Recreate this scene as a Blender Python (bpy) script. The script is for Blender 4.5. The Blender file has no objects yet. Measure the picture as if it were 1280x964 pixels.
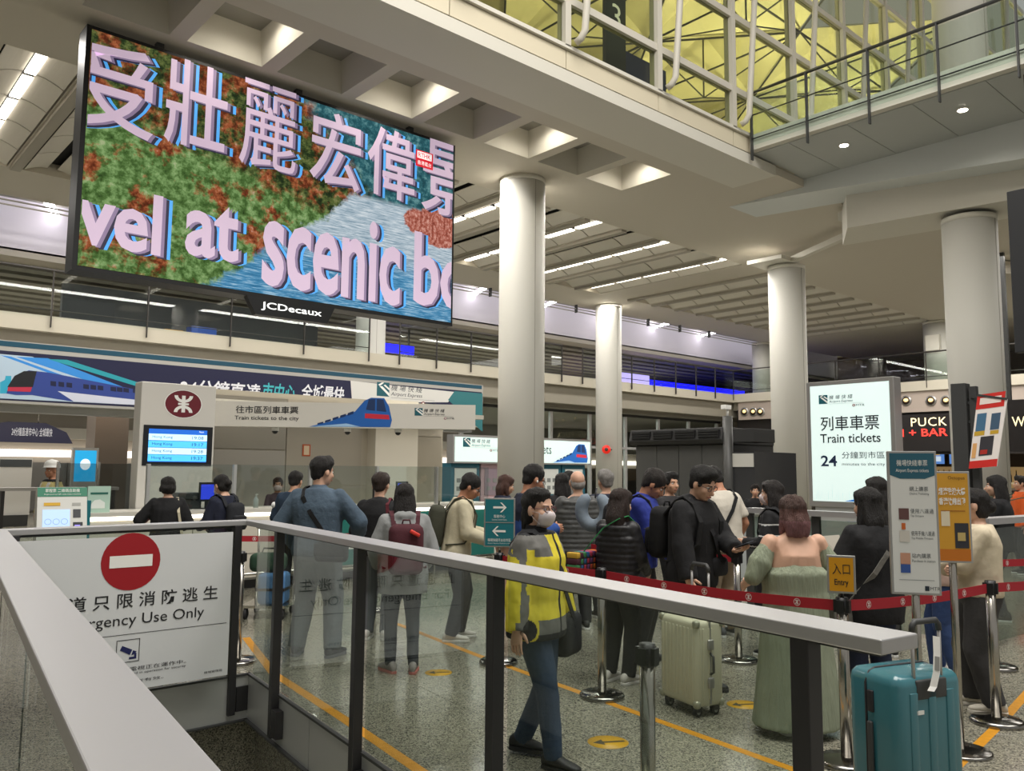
import bpy, bmesh, math, random
from mathutils import noise as mnoise
import numpy as np
from mathutils import Vector, Matrix
random.seed(7)
PI = math.pi
# ------------------------------------------------------------ camera
FPX = 1038.0; CAM = Vector((0, 0, 1.65))
def cam_axes(p, r, yaw):
    f = Vector((math.cos(yaw)*math.cos(p), math.sin(yaw)*math.cos(p), math.sin(p)))
    rt = Vector((math.sin(yaw), -math.cos(yaw), 0)); up = rt.cross(f)
    return math.cos(r)*rt + math.sin(r)*up, -math.sin(r)*rt + math.cos(r)*up, f
CR, CU, CF = cam_axes(math.radians(5.76), math.radians(.487), math.radians(48.53))
scn = bpy.context.scene
col = scn.collection
cd = bpy.data.cameras.new('camera'); cam = bpy.data.objects.new('camera', cd); col.objects.link(cam)
cam.matrix_world = Matrix(((CR.x, CU.x, -CF.x, CAM.x), (CR.y, CU.y, -CF.y, CAM.y), (CR.z, CU.z, -CF.z, CAM.z), (0, 0, 0, 1)))
cd.sensor_fit = 'HORIZONTAL'; cd.sensor_width = 36; cd.lens = 36*FPX/1280; cd.clip_end = 300; cd.clip_start = .02
scn.camera = cam
# ------------------------------------------------------------ world, exposure, ceiling lights and added fill lights
wd = bpy.data.worlds.new('hall_world'); scn.world = wd; wd.use_nodes = True
wd.node_tree.nodes['Background'].inputs[0].default_value = (1.0, .97, .92, 1)
wd.node_tree.nodes['Background'].inputs[1].default_value = .38
vs = scn.view_settings; vs.view_transform = 'Standard'; vs.look = 'None'; vs.gamma = 1; vs.exposure = 0.0; vs.use_curve_mapping = False
def area(name, loc, sx, sy, power, color=(1, .96, .90), rot=(0, 0, 0), spread=180):
    l = bpy.data.lights.new(name, 'AREA'); l.shape = 'RECTANGLE'; l.size = sx; l.size_y = sy; l.energy = power; l.color = color; l.spread = math.radians(spread)
    o = bpy.data.objects.new(name, l); col.objects.link(o); o.location = loc; o.rotation_euler = rot; return o
area('atrium_fill_light', (4, 2, 13.5), 9, 7, 1750)  # both atrium lights are unseen, added overhead to light the scene
area('atrium_fill_light', (10, -4, 13.5), 9, 5, 800)
for x in (6, 16, 26): area('hall_ceiling_light', (x, 12.4, 7.45), 9, .5, 400)
area('hall_ceiling_light', (20, 19.4, 7.45), 24, .4, 640)
area('hall_ceiling_light', (22, 5.0, 7.4), 5, 6, 460)
area('hall_ceiling_light', (30, 9.0, 7.4), 4, 6, 400)
area('hall_ceiling_light', (4, 19.4, 7.45), 8, .4, 300)
area('ticket_hall_light', (4, 26, 3.9), 16, 4, 700)
area('ticket_hall_light', (22, 26, 3.9), 14, 4, 600)
area('balcony_fill_light', (4, 27, 6.45), 16, 4, 420)  # both balcony lights are added fill to brighten the dark upper level
area('balcony_fill_light', (24, 27, 6.45), 20, 4, 520)
area('stairwell_fill_light', (1.3, 2.2, -.42), .8, 1.2, 70)  # added fill under the slab that lifts the dark stairwell
# ------------------------------------------------------------ helpers
def at(x, y, X=None, Y=None, Z=None):
    d = CF + CR*((x-640)/FPX) - CU*((y-482)/FPX)
    t = (X-CAM.x)/d.x if X is not None else (Y-CAM.y)/d.y if Y is not None else (Z-CAM.z)/d.z
    return CAM + d*t
def lin(h):
    if not isinstance(h, str): return tuple(h)+(1,) if len(h) == 3 else h
    h = h.lstrip('#'); c = [int(h[i:i+2], 16)/255 for i in (0, 2, 4)]
    return tuple(v/12.92 if v <= .04045 else ((v+.055)/1.055)**2.4 for v in c)+(1,)
MATS = {}
def M(name, c='808080', rough=.5, metal=0, bump=0, bscale=60, var=0, vscale=8, emit=0, spec=.5, stretch=None, coat=0):
    if name in MATS: return MATS[name]
    m = bpy.data.materials.new(name); m.use_nodes = True; nt = m.node_tree; b = nt.nodes['Principled BSDF']
    c = lin(c); b.inputs['Base Color'].default_value = c; b.inputs['Roughness'].default_value = rough; b.inputs['Metallic'].default_value = metal
    b.inputs['Specular IOR Level'].default_value = spec; b.inputs['Coat Weight'].default_value = coat
    m.diffuse_color = c
    if emit:
        b.inputs['Emission Color'].default_value = c; b.inputs['Emission Strength'].default_value = emit
    if var or bump:
        tc = nt.nodes.new('ShaderNodeTexCoord'); src = tc.outputs['Object']
        if stretch:
            mp = nt.nodes.new('ShaderNodeMapping'); mp.inputs['Scale'].default_value = stretch; nt.links.new(src, mp.inputs[0]); src = mp.outputs[0]
    if var:
        n = nt.nodes.new('ShaderNodeTexNoise'); n.inputs['Scale'].default_value = vscale; n.inputs['Detail'].default_value = 5; nt.links.new(src, n.inputs['Vector'])
        r = nt.nodes.new('ShaderNodeValToRGB'); e = r.color_ramp.elements; e[0].position = .3; e[1].position = .7
        e[0].color = tuple(v*(1-var) for v in c[:3])+(1,); e[1].color = tuple(min(1, v*(1+var)) for v in c[:3])+(1,)
        nt.links.new(n.outputs[0], r.inputs[0]); nt.links.new(r.outputs[0], b.inputs['Base Color'])
    if bump:
        n = nt.nodes.new('ShaderNodeTexNoise'); n.inputs['Scale'].default_value = bscale; n.inputs['Detail'].default_value = 4; nt.links.new(src, n.inputs['Vector'])
        bp = nt.nodes.new('ShaderNodeBump'); bp.inputs['Strength'].default_value = bump; bp.inputs['Distance'].default_value = .02
        nt.links.new(n.outputs[0], bp.inputs['Height']); nt.links.new(bp.outputs[0], b.inputs['Normal'])
    MATS[name] = m; return m
def glass(name, tint='e8f0ee', ior=1.5, rough=0, boost=1.0):
    if name in MATS: return MATS[name]
    m = bpy.data.materials.new(name); m.use_nodes = True; nt = m.node_tree; nt.nodes.clear()
    o = nt.nodes.new('ShaderNodeOutputMaterial'); mx = nt.nodes.new('ShaderNodeMixShader'); t = nt.nodes.new('ShaderNodeBsdfTransparent'); g = nt.nodes.new('ShaderNodeBsdfGlossy'); f = nt.nodes.new('ShaderNodeLayerWeight')
    t.inputs[0].default_value = lin(tint); g.inputs['Roughness'].default_value = rough
    pw = nt.nodes.new('ShaderNodeMath'); pw.operation = 'POWER'; pw.inputs[1].default_value = 5; nt.links.new(f.outputs['Facing'], pw.inputs[0])
    mu = nt.nodes.new('ShaderNodeMath'); mu.operation = 'MULTIPLY_ADD'; mu.inputs[1].default_value = .9*boost; mu.inputs[2].default_value = .04*boost; mu.use_clamp = True
    nt.links.new(pw.outputs[0], mu.inputs[0]); nt.links.new(mu.outputs[0], mx.inputs[0]); nt.links.new(t.outputs[0], mx.inputs[1]); nt.links.new(g.outputs[0], mx.inputs[2]); nt.links.new(mx.outputs[0], o.inputs[0])
    MATS[name] = m; return m
class MB:
    def __init__(s): s.v = []; s.f = []; s.m = []; s.sm = []
    def add(s, vs, fs, mi=0, smooth=False):
        k = len(s.v); s.v += [tuple(v) for v in vs]; s.f += [tuple(i+k for i in f) for f in fs]; s.m += [mi]*len(fs); s.sm += [smooth]*len(fs); return s
    def box(s, x0, y0, z0, x1, y1, z1, mi=0):
        x0, x1 = min(x0, x1), max(x0, x1); y0, y1 = min(y0, y1), max(y0, y1); z0, z1 = min(z0, z1), max(z0, z1)
        return s.add([(x0,y0,z0),(x1,y0,z0),(x1,y1,z0),(x0,y1,z0),(x0,y0,z1),(x1,y0,z1),(x1,y1,z1),(x0,y1,z1)], [(3,2,1,0),(4,5,6,7),(0,1,5,4),(1,2,6,5),(2,3,7,6),(3,0,4,7)], mi)
    def beam(s, a, b, w, h, mi=0, up=(0, 0, 1), dz=0):      # box along a-b, width w, height h centred
        a = Vector(a); b = Vector(b); d = (b-a).normalized(); u = Vector(up); sd = d.cross(u)
        if sd.length < 1e-6: sd = Vector((1, 0, 0))
        sd.normalize(); u = sd.cross(d); vs = []
        for p in (a, b):
            for i, j in ((-1,-1),(1,-1),(1,1),(-1,1)): vs.append(p+sd*(i*w/2)+u*(j*h/2+dz))
        return s.add(vs, [(3,2,1,0),(4,5,6,7),(0,1,5,4),(1,2,6,5),(2,3,7,6),(3,0,4,7)][:], mi)
    def prism(s, pts, d, mi=0):                             # polygon (3d points) swept by vector d
        n = len(pts); d = Vector(d); P = [Vector(p) for p in pts]
        return s.add(P+[p+d for p in P], [tuple(range(n-1, -1, -1)), tuple(range(n, 2*n))]+[(i, (i+1) % n, n+(i+1) % n, n+i) for i in range(n)], mi)
    def loft(s, rings, mi=0, smooth=True, cap=True, closed=True):
        n = len(rings[0]); vs = [p for r in rings for p in r]; fs = []
        for k in range(len(rings)-1):
            for i in range(n if closed else n-1): fs.append((k*n+i, k*n+(i+1) % n, (k+1)*n+(i+1) % n, (k+1)*n+i))
        if cap: fs += [tuple(range(n-1, -1, -1)), tuple(range((len(rings)-1)*n, len(rings)*n))]
        return s.add(vs, fs, mi, smooth)
    def cyl(s, a, b, r, r2=None, n=14, mi=0, smooth=True, cap=True):
        a = Vector(a); b = Vector(b); r2 = r if r2 is None else r2; d = (b-a).normalized()
        x = d.orthogonal().normalized(); y = d.cross(x)
        return s.loft([[p+x*(q*math.cos(2*PI*i/n))+y*(q*math.sin(2*PI*i/n)) for i in range(n)] for p, q in ((a, r), (b, r2))], mi, smooth, cap)
    def lathe(s, prof, c=(0, 0, 0), n=24, mi=0, cap=True):
        c = Vector(c)
        return s.loft([[c+Vector((r*math.cos(2*PI*i/n), r*math.sin(2*PI*i/n), z)) for i in range(n)] for r, z in prof], mi, True, cap)
    def tube(s, path, r, n=8, mi=0, rs=None, cap=True):
        P = [Vector(p) for p in path]; rings = []; x = None
        for i, p in enumerate(P):
            d = (P[min(i+1, len(P)-1)]-P[max(i-1, 0)]).normalized()
            x = d.orthogonal().normalized() if x is None else (x-d*x.dot(d)).normalized()
            y = d.cross(x); q = rs[i] if rs else r
            rings.append([p+x*(q*math.cos(2*PI*k/n))+y*(q*math.sin(2*PI*k/n)) for k in range(n)])
        return s.loft(rings, mi, True, cap)
    def strip(s, path, w, wdir, th=.003, mi=0):             # flat band following a path, width along wdir
        P = [Vector(p) for p in path]; wd = Vector(wdir).normalized(); rings = []
        for i, p in enumerate(P):
            d = (P[min(i+1, len(P)-1)]-P[max(i-1, 0)]).normalized(); nn = d.cross(wd).normalized()
            rings.append([p+wd*w/2+nn*th/2, p-wd*w/2+nn*th/2, p-wd*w/2-nn*th/2, p+wd*w/2-nn*th/2])
        return s.loft(rings, mi, False)
    def ell(s, c, r, n=14, m=9, mi=0, R=None):
        c = Vector(c); rings = []
        for j in range(m+1):
            t = PI*j/m; q = max(math.sin(t), .02)
            ring = [Vector((r[0]*q*math.cos(2*PI*i/n), r[1]*q*math.sin(2*PI*i/n), -r[2]*math.cos(t))) for i in range(n)]
            rings.append([c+(R @ p if R else p) for p in ring])
        return s.loft(rings, mi, True)
    def rbox(s, c, size, r=.03, n=4, mi=0, R=None):         # rounded box (round in plan and at the rims)
        c = Vector(c); hx, hy, hz = (q/2 for q in size); r = min(r, hx*.98, hy*.98, hz*.98)
        def ring(z, ins):
            out = []
            for k, (sx, sy) in enumerate(((1,1),(-1,1),(-1,-1),(1,-1))):
                for i in range(n+1):
                    a = PI/2*(k+i/n); p = Vector((sx*(hx-r)+(r-ins)*math.cos(a), sy*(hy-r)+(r-ins)*math.sin(a), z)); out.append(c+(R @ p if R else p))
            return out
        rings = [ring(-hz+r-r*math.sin(t*PI/2/3), r*(1-math.cos(t*PI/2/3))*.98) for t in (3, 2, 1, 0)]+[ring(hz-r+r*math.sin(t*PI/2/3), r*(1-math.cos(t*PI/2/3))*.98) for t in (0, 1, 2, 3)]
        return s.loft(rings, mi, True)
    def mesh(s, name, mats=None):
        me = bpy.data.meshes.new(name); me.from_pydata([tuple(v) for v in s.v], [], s.f)
        for m in ([mats] if not isinstance(mats, (list, tuple)) else mats):
            if m: me.materials.append(m)
        me.polygons.foreach_set('material_index', s.m); me.polygons.foreach_set('use_smooth', s.sm)
        bm = bmesh.new(); bm.from_mesh(me); bmesh.ops.recalc_face_normals(bm, faces=bm.faces); bm.to_mesh(me); bm.free(); me.update(); return me
    def build(s, name, mats, parent=None, bevel=0, loc=None, rot=None):
        o = bpy.data.objects.new(name, s.mesh(name, mats)); col.objects.link(o)
        if parent is not None: o.parent = parent
        if loc is not None: o.location = loc
        if rot is not None: o.rotation_euler = rot
        if bevel:
            b = o.modifiers.new('bevel', 'BEVEL'); b.width = bevel; b.segments = 2; b.limit_method = 'ANGLE'
        return o
def inst(name, me, parent=None, loc=(0, 0, 0), rot=(0, 0, 0)):
    o = bpy.data.objects.new(name, me); col.objects.link(o); o.location = loc; o.rotation_euler = rot
    if parent is not None: o.parent = parent
    return o
def tag(o, label=None, cat=None, group=None, kind=None):
    if label: o['label'] = label
    if cat: o['category'] = cat
    if group: o['group'] = group
    if kind: o['kind'] = kind
    return o
def thing(name, label, cat, loc=(0, 0, 0), rz=0, group=None):
    o = bpy.data.objects.new(name, None); col.objects.link(o); o.location = loc; o.rotation_euler = (0, 0, rz); o.empty_display_size = .1
    return tag(o, label, cat, group)
def struct(o): o['kind'] = 'structure'; return o
def copy_tree(o, parent=None):
    c = o.copy(); col.objects.link(c); c.parent = parent
    for ch in list(o.children): copy_tree(ch, c)
    return c
TXT = {}
def text_mesh(s, bold=0, shear=0, spacing=1):
    k = (s, bold, shear, spacing)
    if k in TXT: return TXT[k]
    cu = bpy.data.curves.new('t', 'FONT'); cu.body = s; cu.size = 1; cu.offset = bold; cu.shear = shear; cu.space_character = spacing; cu.resolution_u = 3
    o = bpy.data.objects.new('t', cu); col.objects.link(o); bpy.context.view_layer.update()
    me = bpy.data.meshes.new_from_object(o.evaluated_get(bpy.context.evaluated_depsgraph_get())); bpy.data.objects.remove(o)
    n = len(me.vertices); v = np.zeros(n*3); me.vertices.foreach_get('co', v); v = v.reshape(-1, 3)
    f = [tuple(p.vertices) for p in me.polygons]; bpy.data.meshes.remove(me)
    lo = v.min(0) if n else np.zeros(3); hi = v.max(0) if n else np.ones(3); TXT[k] = (v, f, lo, hi); return TXT[k]
class Panel:
    """flat face: origin at lower left, u along width, v up, n outwards"""
    def __init__(s, o, u, v): s.o = Vector(o); s.u = Vector(u).normalized(); s.v = Vector(v).normalized(); s.n = s.u.cross(s.v)
    def p(s, a, b, d=0): return s.o+s.u*a+s.v*b+s.n*d
    def text(s, t, x, y, h, mat, parent, w=None, align='l', bold=0, shear=0, d=.003, name='lettering', spacing=1, th=.0015):
        v, f, lo, hi = text_mesh(t, bold, shear, spacing); sy = h/(hi[1]-lo[1]); sx = sy if w is None else w/(hi[0]-lo[0]); W = (hi[0]-lo[0])*sx
        ox = x-(0 if align == 'l' else W/2 if align == 'c' else W)
        mb = MB(); mb.add([s.p(ox+(q[0]-lo[0])*sx, y+(q[1]-lo[1])*sy, d) for q in v], f); return s._go(mb, name, mat, parent)
    def _go(s, mb, name, mat, parent):
        o = mb.build(name, mat); 
        if parent is not None:
            bpy.context.view_layer.update() if False else None
            o.parent = parent; o.matrix_parent_inverse = basis(parent).inverted()
        return o
    def poly(s, pts, mat, parent, name='print', d=.002):
        mb = MB(); mb.add([s.p(a, b, d) for a, b in pts], [tuple(range(len(pts)))]); return s._go(mb, name, mat, parent)
    def rect(s, x, y, w, h, mat, parent, name='print', d=.002): return s.poly([(x, y), (x+w, y), (x+w, y+h), (x, y+h)], mat, parent, name, d)
    def disc(s, x, y, rx, mat, parent, ry=None, name='print', d=.002, n=32): return s.poly([(x+rx*math.cos(2*PI*i/n), y+(ry or rx)*math.sin(2*PI*i/n)) for i in range(n)], mat, parent, name, d)
    def polys(s, plist, mat, parent, name='print', d=.002):
        mb = MB()
        for i, pts in enumerate(plist): mb.add([s.p(a, b, d+i*5e-5) for a, b in pts], [tuple(range(len(pts)))])
        return s._go(mb, name, mat, parent)
def basis(o):
    m = o.matrix_basis.copy()
    return basis(o.parent) @ o.matrix_parent_inverse @ m if o.parent else m
def wchild(mb, name, mats, parent, bevel=0):     # vertices given in world space, parented to a placed thing
    o = mb.build(name, mats, None, bevel)
    o.parent = parent; o.matrix_parent_inverse = basis(parent).inverted(); return o
# ------------------------------------------------------------ materials of the setting
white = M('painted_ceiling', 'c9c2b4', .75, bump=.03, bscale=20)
white2 = M('painted_beam', 'd6d2c6', .6)
soft_grey = M('grey_metal_panel', 'b9bab8', .35, metal=.3)
alu = M('brushed_aluminium', 'b8b6b4', .38, metal=.75, bump=.02, bscale=200)
steel = M('polished_steel', 'c4c2bc', .16, metal=1)
black_metal = M('black_powder_coat', '2b2a2c', .45)
dark_metal = M('dark_grey_metal', '3c3d3d', .5)
colm = M('column_cladding', 'c6c4bc', .68, spec=.3)
clear = glass('clear_glass', 'f2f7f5', 1.5, 0, .6)
def granite():
    m = bpy.data.materials.new('speckled_granite'); m.use_nodes = True; nt = m.node_tree; b = nt.nodes['Principled BSDF']; L = nt.links.new
    tc = nt.nodes.new('ShaderNodeNewGeometry')
    v = nt.nodes.new('ShaderNodeTexVoronoi'); v.inputs['Scale'].default_value = 120; L(tc.outputs['Position'], v.inputs['Vector'])
    r = nt.nodes.new('ShaderNodeValToRGB'); r.color_ramp.interpolation = 'CONSTANT'; e = r.color_ramp.elements
    e[0].position = 0; e[0].color = lin('55544c'); e[1].position = .18; e[1].color = lin('8a8777')
    for p, c in ((.42, '9c9888'), (.62, '78766a'), (.78, 'a8a492'), (.93, '5c5b54')):
        q = e.new(p); q.color = lin(c)
    sx = nt.nodes.new('ShaderNodeSeparateColor'); L(v.outputs['Color'], sx.inputs[0]); L(sx.outputs[0], r.inputs[0])
    n = nt.nodes.new('ShaderNodeTexNoise'); n.inputs['Scale'].default_value = .8; L(tc.outputs['Position'], n.inputs['Vector'])
    oi = nt.nodes.new('ShaderNodeObjectInfo'); ad = nt.nodes.new('ShaderNodeMath'); ad.operation = 'MULTIPLY_ADD'; ad.inputs[1].default_value = .14; L(oi.outputs['Random'], ad.inputs[0]); L(n.outputs[0], ad.inputs[2])
    r2 = nt.nodes.new('ShaderNodeMapRange'); r2.inputs[1].default_value = .2; r2.inputs[2].default_value = .9; r2.inputs[3].default_value = .78; r2.inputs[4].default_value = 1.06; L(ad.outputs[0], r2.inputs[0])
    mx = nt.nodes.new('ShaderNodeVectorMath'); mx.operation = 'SCALE'; L(r.outputs[0], mx.inputs[0]); L(r2.outputs[0], mx.inputs['Scale']); L(mx.outputs[0], b.inputs['Base Color'])
    b.inputs['Roughness'].default_value = .17; b.inputs['Specular IOR Level'].default_value = .5; MATS['granite'] = m; return m
gran = granite(); grout = M('tile_joint', '35342f', .8)
# ------------------------------------------------------------ floor with the stair opening
E1 = Vector((.9914, -.1305, 0)); E2 = Vector((.1305, .9914, 0))
def st(s, t, z=0): return E1*s+E2*t+Vector((0, 0, z))
SL, SR, YF, TN = .27, 2.12, 6.56, 1.30      # void: between s=SL and s=SR, far edge Y=YF, near edge t=TN
def t_at_y(s, y): return (y-s*E1.y)/E2.y
b = MB()
def slab(pts): b.prism([(p.x, p.y, -.30) for p in pts], (0, 0, .294))
V2 = lambda x, y: Vector((x, y, 0))
PL, PR = st(SL, t_at_y(SL, YF)), st(SR, t_at_y(SR, YF)); NL, NR = st(SL, TN), st(SR, TN)
slab([V2(-30, YF), V2(PL.x, YF), V2(PR.x, YF), V2(60, YF), V2(60, 60), V2(-30, 60)])
slab([V2(-30, -20), V2(-30, YF), PL, NL, V2(NL.x, -20)])
slab([NL, NR, V2(NR.x, -20), V2(NL.x, -20)])
slab([NR, PR, V2(60, YF), V2(60, -20), V2(NR.x, -20)])
floor = struct(b.build('floor', grout))
# granite beyond the separately laid slabs
def clip(poly, a, c):      # keep points with a.p >= c
    out = []
    for i, p in enumerate(poly):
        q = poly[(i+1) % len(poly)]; dp, dq = a.dot(p)-c, a.dot(q)-c
        if dp >= 0: out.append(p)
        if dp*dq < 0: out.append(p+(q-p)*(dp/(dp-dq)))
    return out
TS = .95; J = .0025; tmesh = MB(); tmesh.prism([(J, J, -.012), (TS-J, J, -.012), (TS-J, TS-J, -.012), (J, TS-J, -.012)], (0, 0, .012)); tmesh = tmesh.mesh('floor_tile', gran)
rz_t = math.atan2(E1.y, E1.x); ntile = 0; S0, S1, T0, T1 = -3, 9, -1, 15
for i in range(-4, 12):
    for j in range(-2, 15):
        # columns line up with the right edge of the void
        s0 = SR+i*TS if i >= 0 else None
        if i < 0:
            s0 = SL-(-i-1)*TS if False else SR+i*TS
        t0 = TN+j*TS
        quad = [st(s0+J, t0+J), st(s0+TS-J, t0+J), st(s0+TS-J, t0+TS-J), st(s0+J, t0+TS-J)]
        c = sum(quad, Vector())/4
        if (c-V2(6, 6)).length > 9.3 or ntile >= 285: continue
        dd = (c-CAM).dot(CF)
        if dd < .6: continue
        pieces = []
        if s0+TS <= SL+1e-6 or s0 >= SR-1e-6 or t0+TS <= TN+1e-6: pieces = [quad]
        else:
            p1 = clip(quad, Vector((0, 1, 0)), YF); p2 = clip(clip(quad, -E1, -SL), -Vector((0, 1, 0)), -YF)
            pieces = [p for p in (p1, p2) if len(p) > 2]
            if len(pieces) == 2 and s0 < SL:      # joined L shapes are cut along the far edge line
                pass
        for p in pieces:
            ntile += 1
            if len(p) == 4 and p is quad: inst('floor_tile', tmesh, floor, st(s0, t0), (0, 0, rz_t))
            else:
                q = MB(); q.prism([(v.x, v.y, -.012) for v in p], (0, 0, .012)); q.build('floor_tile', gran, floor)
fs = MB()                      # the paving further off, past the slabs that can be told apart
for poly in ([V2(-30, 14), V2(60, 14), V2(60, 60), V2(-30, 60)], [V2(14, -20), V2(60, -20), V2(60, 14), V2(14, 14)], [V2(-30, -20), V2(-4, -20), V2(-4, 14), V2(-30, 14)], [V2(-4, -20), V2(14, -20), V2(14, -4), V2(-4, -4)]):
    fs.prism([(p.x, p.y, -.012) for p in poly], (0, 0, .0085))
fs.prism([(-4, YF, -.012), (14, YF, -.012), (14, 14, -.012), (-4, 14, -.012)], (0, 0, .007))
fs.prism([(p.x, p.y, -.012) for p in (NR, PR, V2(14, YF), V2(14, -4), V2(NR.x, -4))], (0, 0, .007))
fs.prism([(p.x, p.y, -.012) for p in (V2(-4, -4), V2(-4, YF), PL, NL, V2(NL.x, -4))], (0, 0, .007))
tag(fs.build('floor_paving', gran, floor), 'speckled granite paving', kind='stuff')
# yellow floor lines and round arrow stickers
yel = M('yellow_floor_tape', 'c98a12', .5, var=.12, vscale=30)
def tape(pts, w, label):
    q = MB(); q.strip([Vector((p[0], p[1], .0006)) for p in pts], w, E1 if abs(pts[0][1]-pts[-1][1]) > abs(pts[0][0]-pts[-1][0]) else E2, .001)
    tag(q.build('floor_tape', yel), label, 'floor tape')
tape([(3.56, 7.9), (3.13, 6.4), (2.93, 4.9), (2.66, 3.1)], .075, 'yellow tape line on the floor running along the glass stair railing')
tape([(5.1, 7.6), (4.80, 5.8), (4.65, 4.67), (4.36, 2.45)], .065, 'yellow tape line on the floor under the queue of people')
tape([(4.42, 1.9), (6.1, 2.1), (7.5, 2.3)], .065, 'yellow tape line on the floor beside the teal suitcase')
def sticker(x, y, r, ang, label):
    t = thing('floor_sticker', label, 'sticker', (x, y, 0), ang, 'yellow arrow stickers on the floor')
    q = MB(); q.lathe([(r, 0), (r, .0012)], n=28); q.build('disc', M('yellow_sticker', 'c99a10', .45), t)
    q = MB(); q.add([(-.1*r/.12, -.012, .002), (.03, -.012, .002), (.03, -.05, .002), (.09*r/.12, 0, .002), (.03, .05, .002), (.03, .012, .002), (-.1*r/.12, .012, .002)], [tuple(range(7))]); q.build('arrow', M('sticker_black', '3a3420', .6), t)
for (px, py, r, a, l) in ((760, 928, .125, 2.6, 'round yellow arrow sticker on the floor nearest the woman in yellow'), (929, 881, .115, 2.6, 'round yellow arrow sticker on the floor beside the cream suitcase'), (548, 841, .11, 2.6, 'round yellow arrow sticker on the floor behind the glass railing')):
    p = at(px, py, Z=0); sticker(p.x, p.y, r, a, l)
# stairwell below the floor
pit = M('stair_wall', '4b4a4c', .6); b = MB()
zb = -1.35
for a, c in ((NL, PL), (PL, PR), (PR, NR), (NR, NL)):
    d = (c-a).normalized(); nrm = Vector((d.y, -d.x, 0)); o = nrm*-.10; a = a-d*.4; c = c+d*.4
    b.prism([a+o+Vector((0, 0, zb)), c+o+Vector((0, 0, zb)), c+o*3+Vector((0, 0, zb)), a+o*3+Vector((0, 0, zb))], (0, 0, -zb-.36))
struct(b.build('wall_stairwell', gran))
b = MB(); b.prism([(p.x, p.y, zb-.05) for p in (NL-E1*.4, NR+E1*.4, PR+E1*.4+E2*.4, PL-E1*.4+E2*.4)], (0, 0, .05)); struct(b.build('floor_stairwell', gran))
b = MB()
for a, c in ((PL, PR), (PR, NR), (NL, PL)):
    d = (c-a).normalized(); nrm = Vector((d.y, -d.x, 0))*.02
    L = (c-a).length; n = max(1, round(L/1.25))
    for k in range(n):
        p = a+d*(L*k/n+.006); q = a+d*(L*(k+1)/n-.006)
        b.prism([p+Vector((0, 0, -.345)), q+Vector((0, 0, -.345)), q+Vector((0, 0, -.012)), p+Vector((0, 0, -.012))], nrm)
struct(b.build('trim_1', soft_grey))
b = MB()
for a, c in ((PL, PR), (PR, NR), (NL, PL)):
    d = (c-a).normalized(); nrm = Vector((d.y, -d.x, 0))
    b.prism([a+Vector((0, 0, -.012)), c+Vector((0, 0, -.012)), c+Vector((0, 0, .004)), a+Vector((0, 0, .004))], nrm*.03)
    b.prism([a+Vector((0, 0, -.36)), c+Vector((0, 0, -.36)), c+Vector((0, 0, -.345)), a+Vector((0, 0, -.345))], nrm*.05)
struct(b.build('trim_2', dark_metal))
# ------------------------------------------------------------ main ceiling z=7.5 with coffers and vault slots
CZ = 7.5
COF = [(3.85+1.33*k, 3.85+1.33*k+1.09, k % 2 == 0) for k in range(-1, 7)]
YC0, YC1 = 9.9, 11.2
BAY = [(2.5+1.3*k, k % 2 == 0) for k in range(-1, 2)]+[(11.9+1.3*k, k % 2 == 0) for k in range(-5, 7)]+[(22.3+1.3*k, True if k < 0 else None) for k in range(0, 9)]
YB0, YB1, HW = 13.0, 18.5, .52
b = MB()
def plate(x0, x1, y0, y1, z=CZ, t=.5): b.box(x0, y0, z, x1, y1, z+t)
xs = -12
for x0, x1, _ in COF: plate(xs, x0, YC0, YC1); xs = x1
plate(xs, 44, YC0, YC1); plate(-12, 44, 8.5, YC0); plate(-12, 44, YC1, YB0)
xs = -12
for c, _ in sorted(BAY, key=lambda q: q[0]): plate(xs, c-HW, YB0, YB1); xs = c+HW
plate(xs, 44, YB0, YB1); plate(-12, 44, YB1, 20.3)
plate(18.2, 44, -12, 8.5)
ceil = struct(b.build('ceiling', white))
# coffers: every second one holds a lamp
cw = M('coffer_lining', 'cfcbc0', .7)
q = MB(); w = 1.09/2; h = (YC1-YC0)/2; dz = .75; ti = .10
lo = [(-w, -h, 0), (w, -h, 0), (w, h, 0), (-w, h, 0)]; hi_ = [(-w+ti, -h+ti, dz), (w-ti, -h+ti, dz), (w-ti, h-ti, dz), (-w+ti, h-ti, dz)]; ou = [(-w-.02, -h-.02, dz+.05), (w+.02, -h-.02, dz+.05), (w+.02, h+.02, dz+.05), (-w-.02, h+.02, dz+.05)]
q.add(lo+hi_+ou, [(0, 1, 5, 4), (1, 2, 6, 5), (2, 3, 7, 6), (3, 0, 4, 7), (4, 5, 6, 7), (0, 8, 9, 1), (1, 9, 10, 2), (2, 10, 11, 3), (3, 11, 8, 0), (11, 10, 9, 8)])
cofm = q.mesh('coffer', cw)
lamp_white = M('lamp_lens', 'fff3dd', .4, emit=14); lamp_body = M('lamp_body', 'd8d4ca', .5)
q = MB(); q.cyl((0, 0, 0), (0, 0, .16), .11, n=20); lbm = q.mesh('housing', lamp_body); q = MB(); q.lathe([(.085, 0), (.085, .012)], n=20); llm = q.mesh('lens', lamp_white)
def downlight(x, y, z, power, label, spot=150, group='round ceiling downlights', size=1.0):
    t = thing('downlight', label, 'lamp', (x, y, z), 0, group); t.scale = (size, size, size)
    inst('housing', lbm, t); inst('lens', llm, t, (0, 0, -.01))
    if power:
        l = bpy.data.lights.new('downlight', 'SPOT'); l.energy = power; l.spot_size = math.radians(spot); l.spot_blend = .6; l.shadow_soft_size = .08; l.color = (1, .93, .8)
        o = bpy.data.objects.new('bulb', l); col.objects.link(o); o.parent = t; o.location = (0, 0, -.03)
names = {0: 'above the middle of the big screen', 2: 'above the right half of the big screen', 4: 'right of the big screen above the white column', 6: 'in the last coffer before the walkway'}
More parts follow.
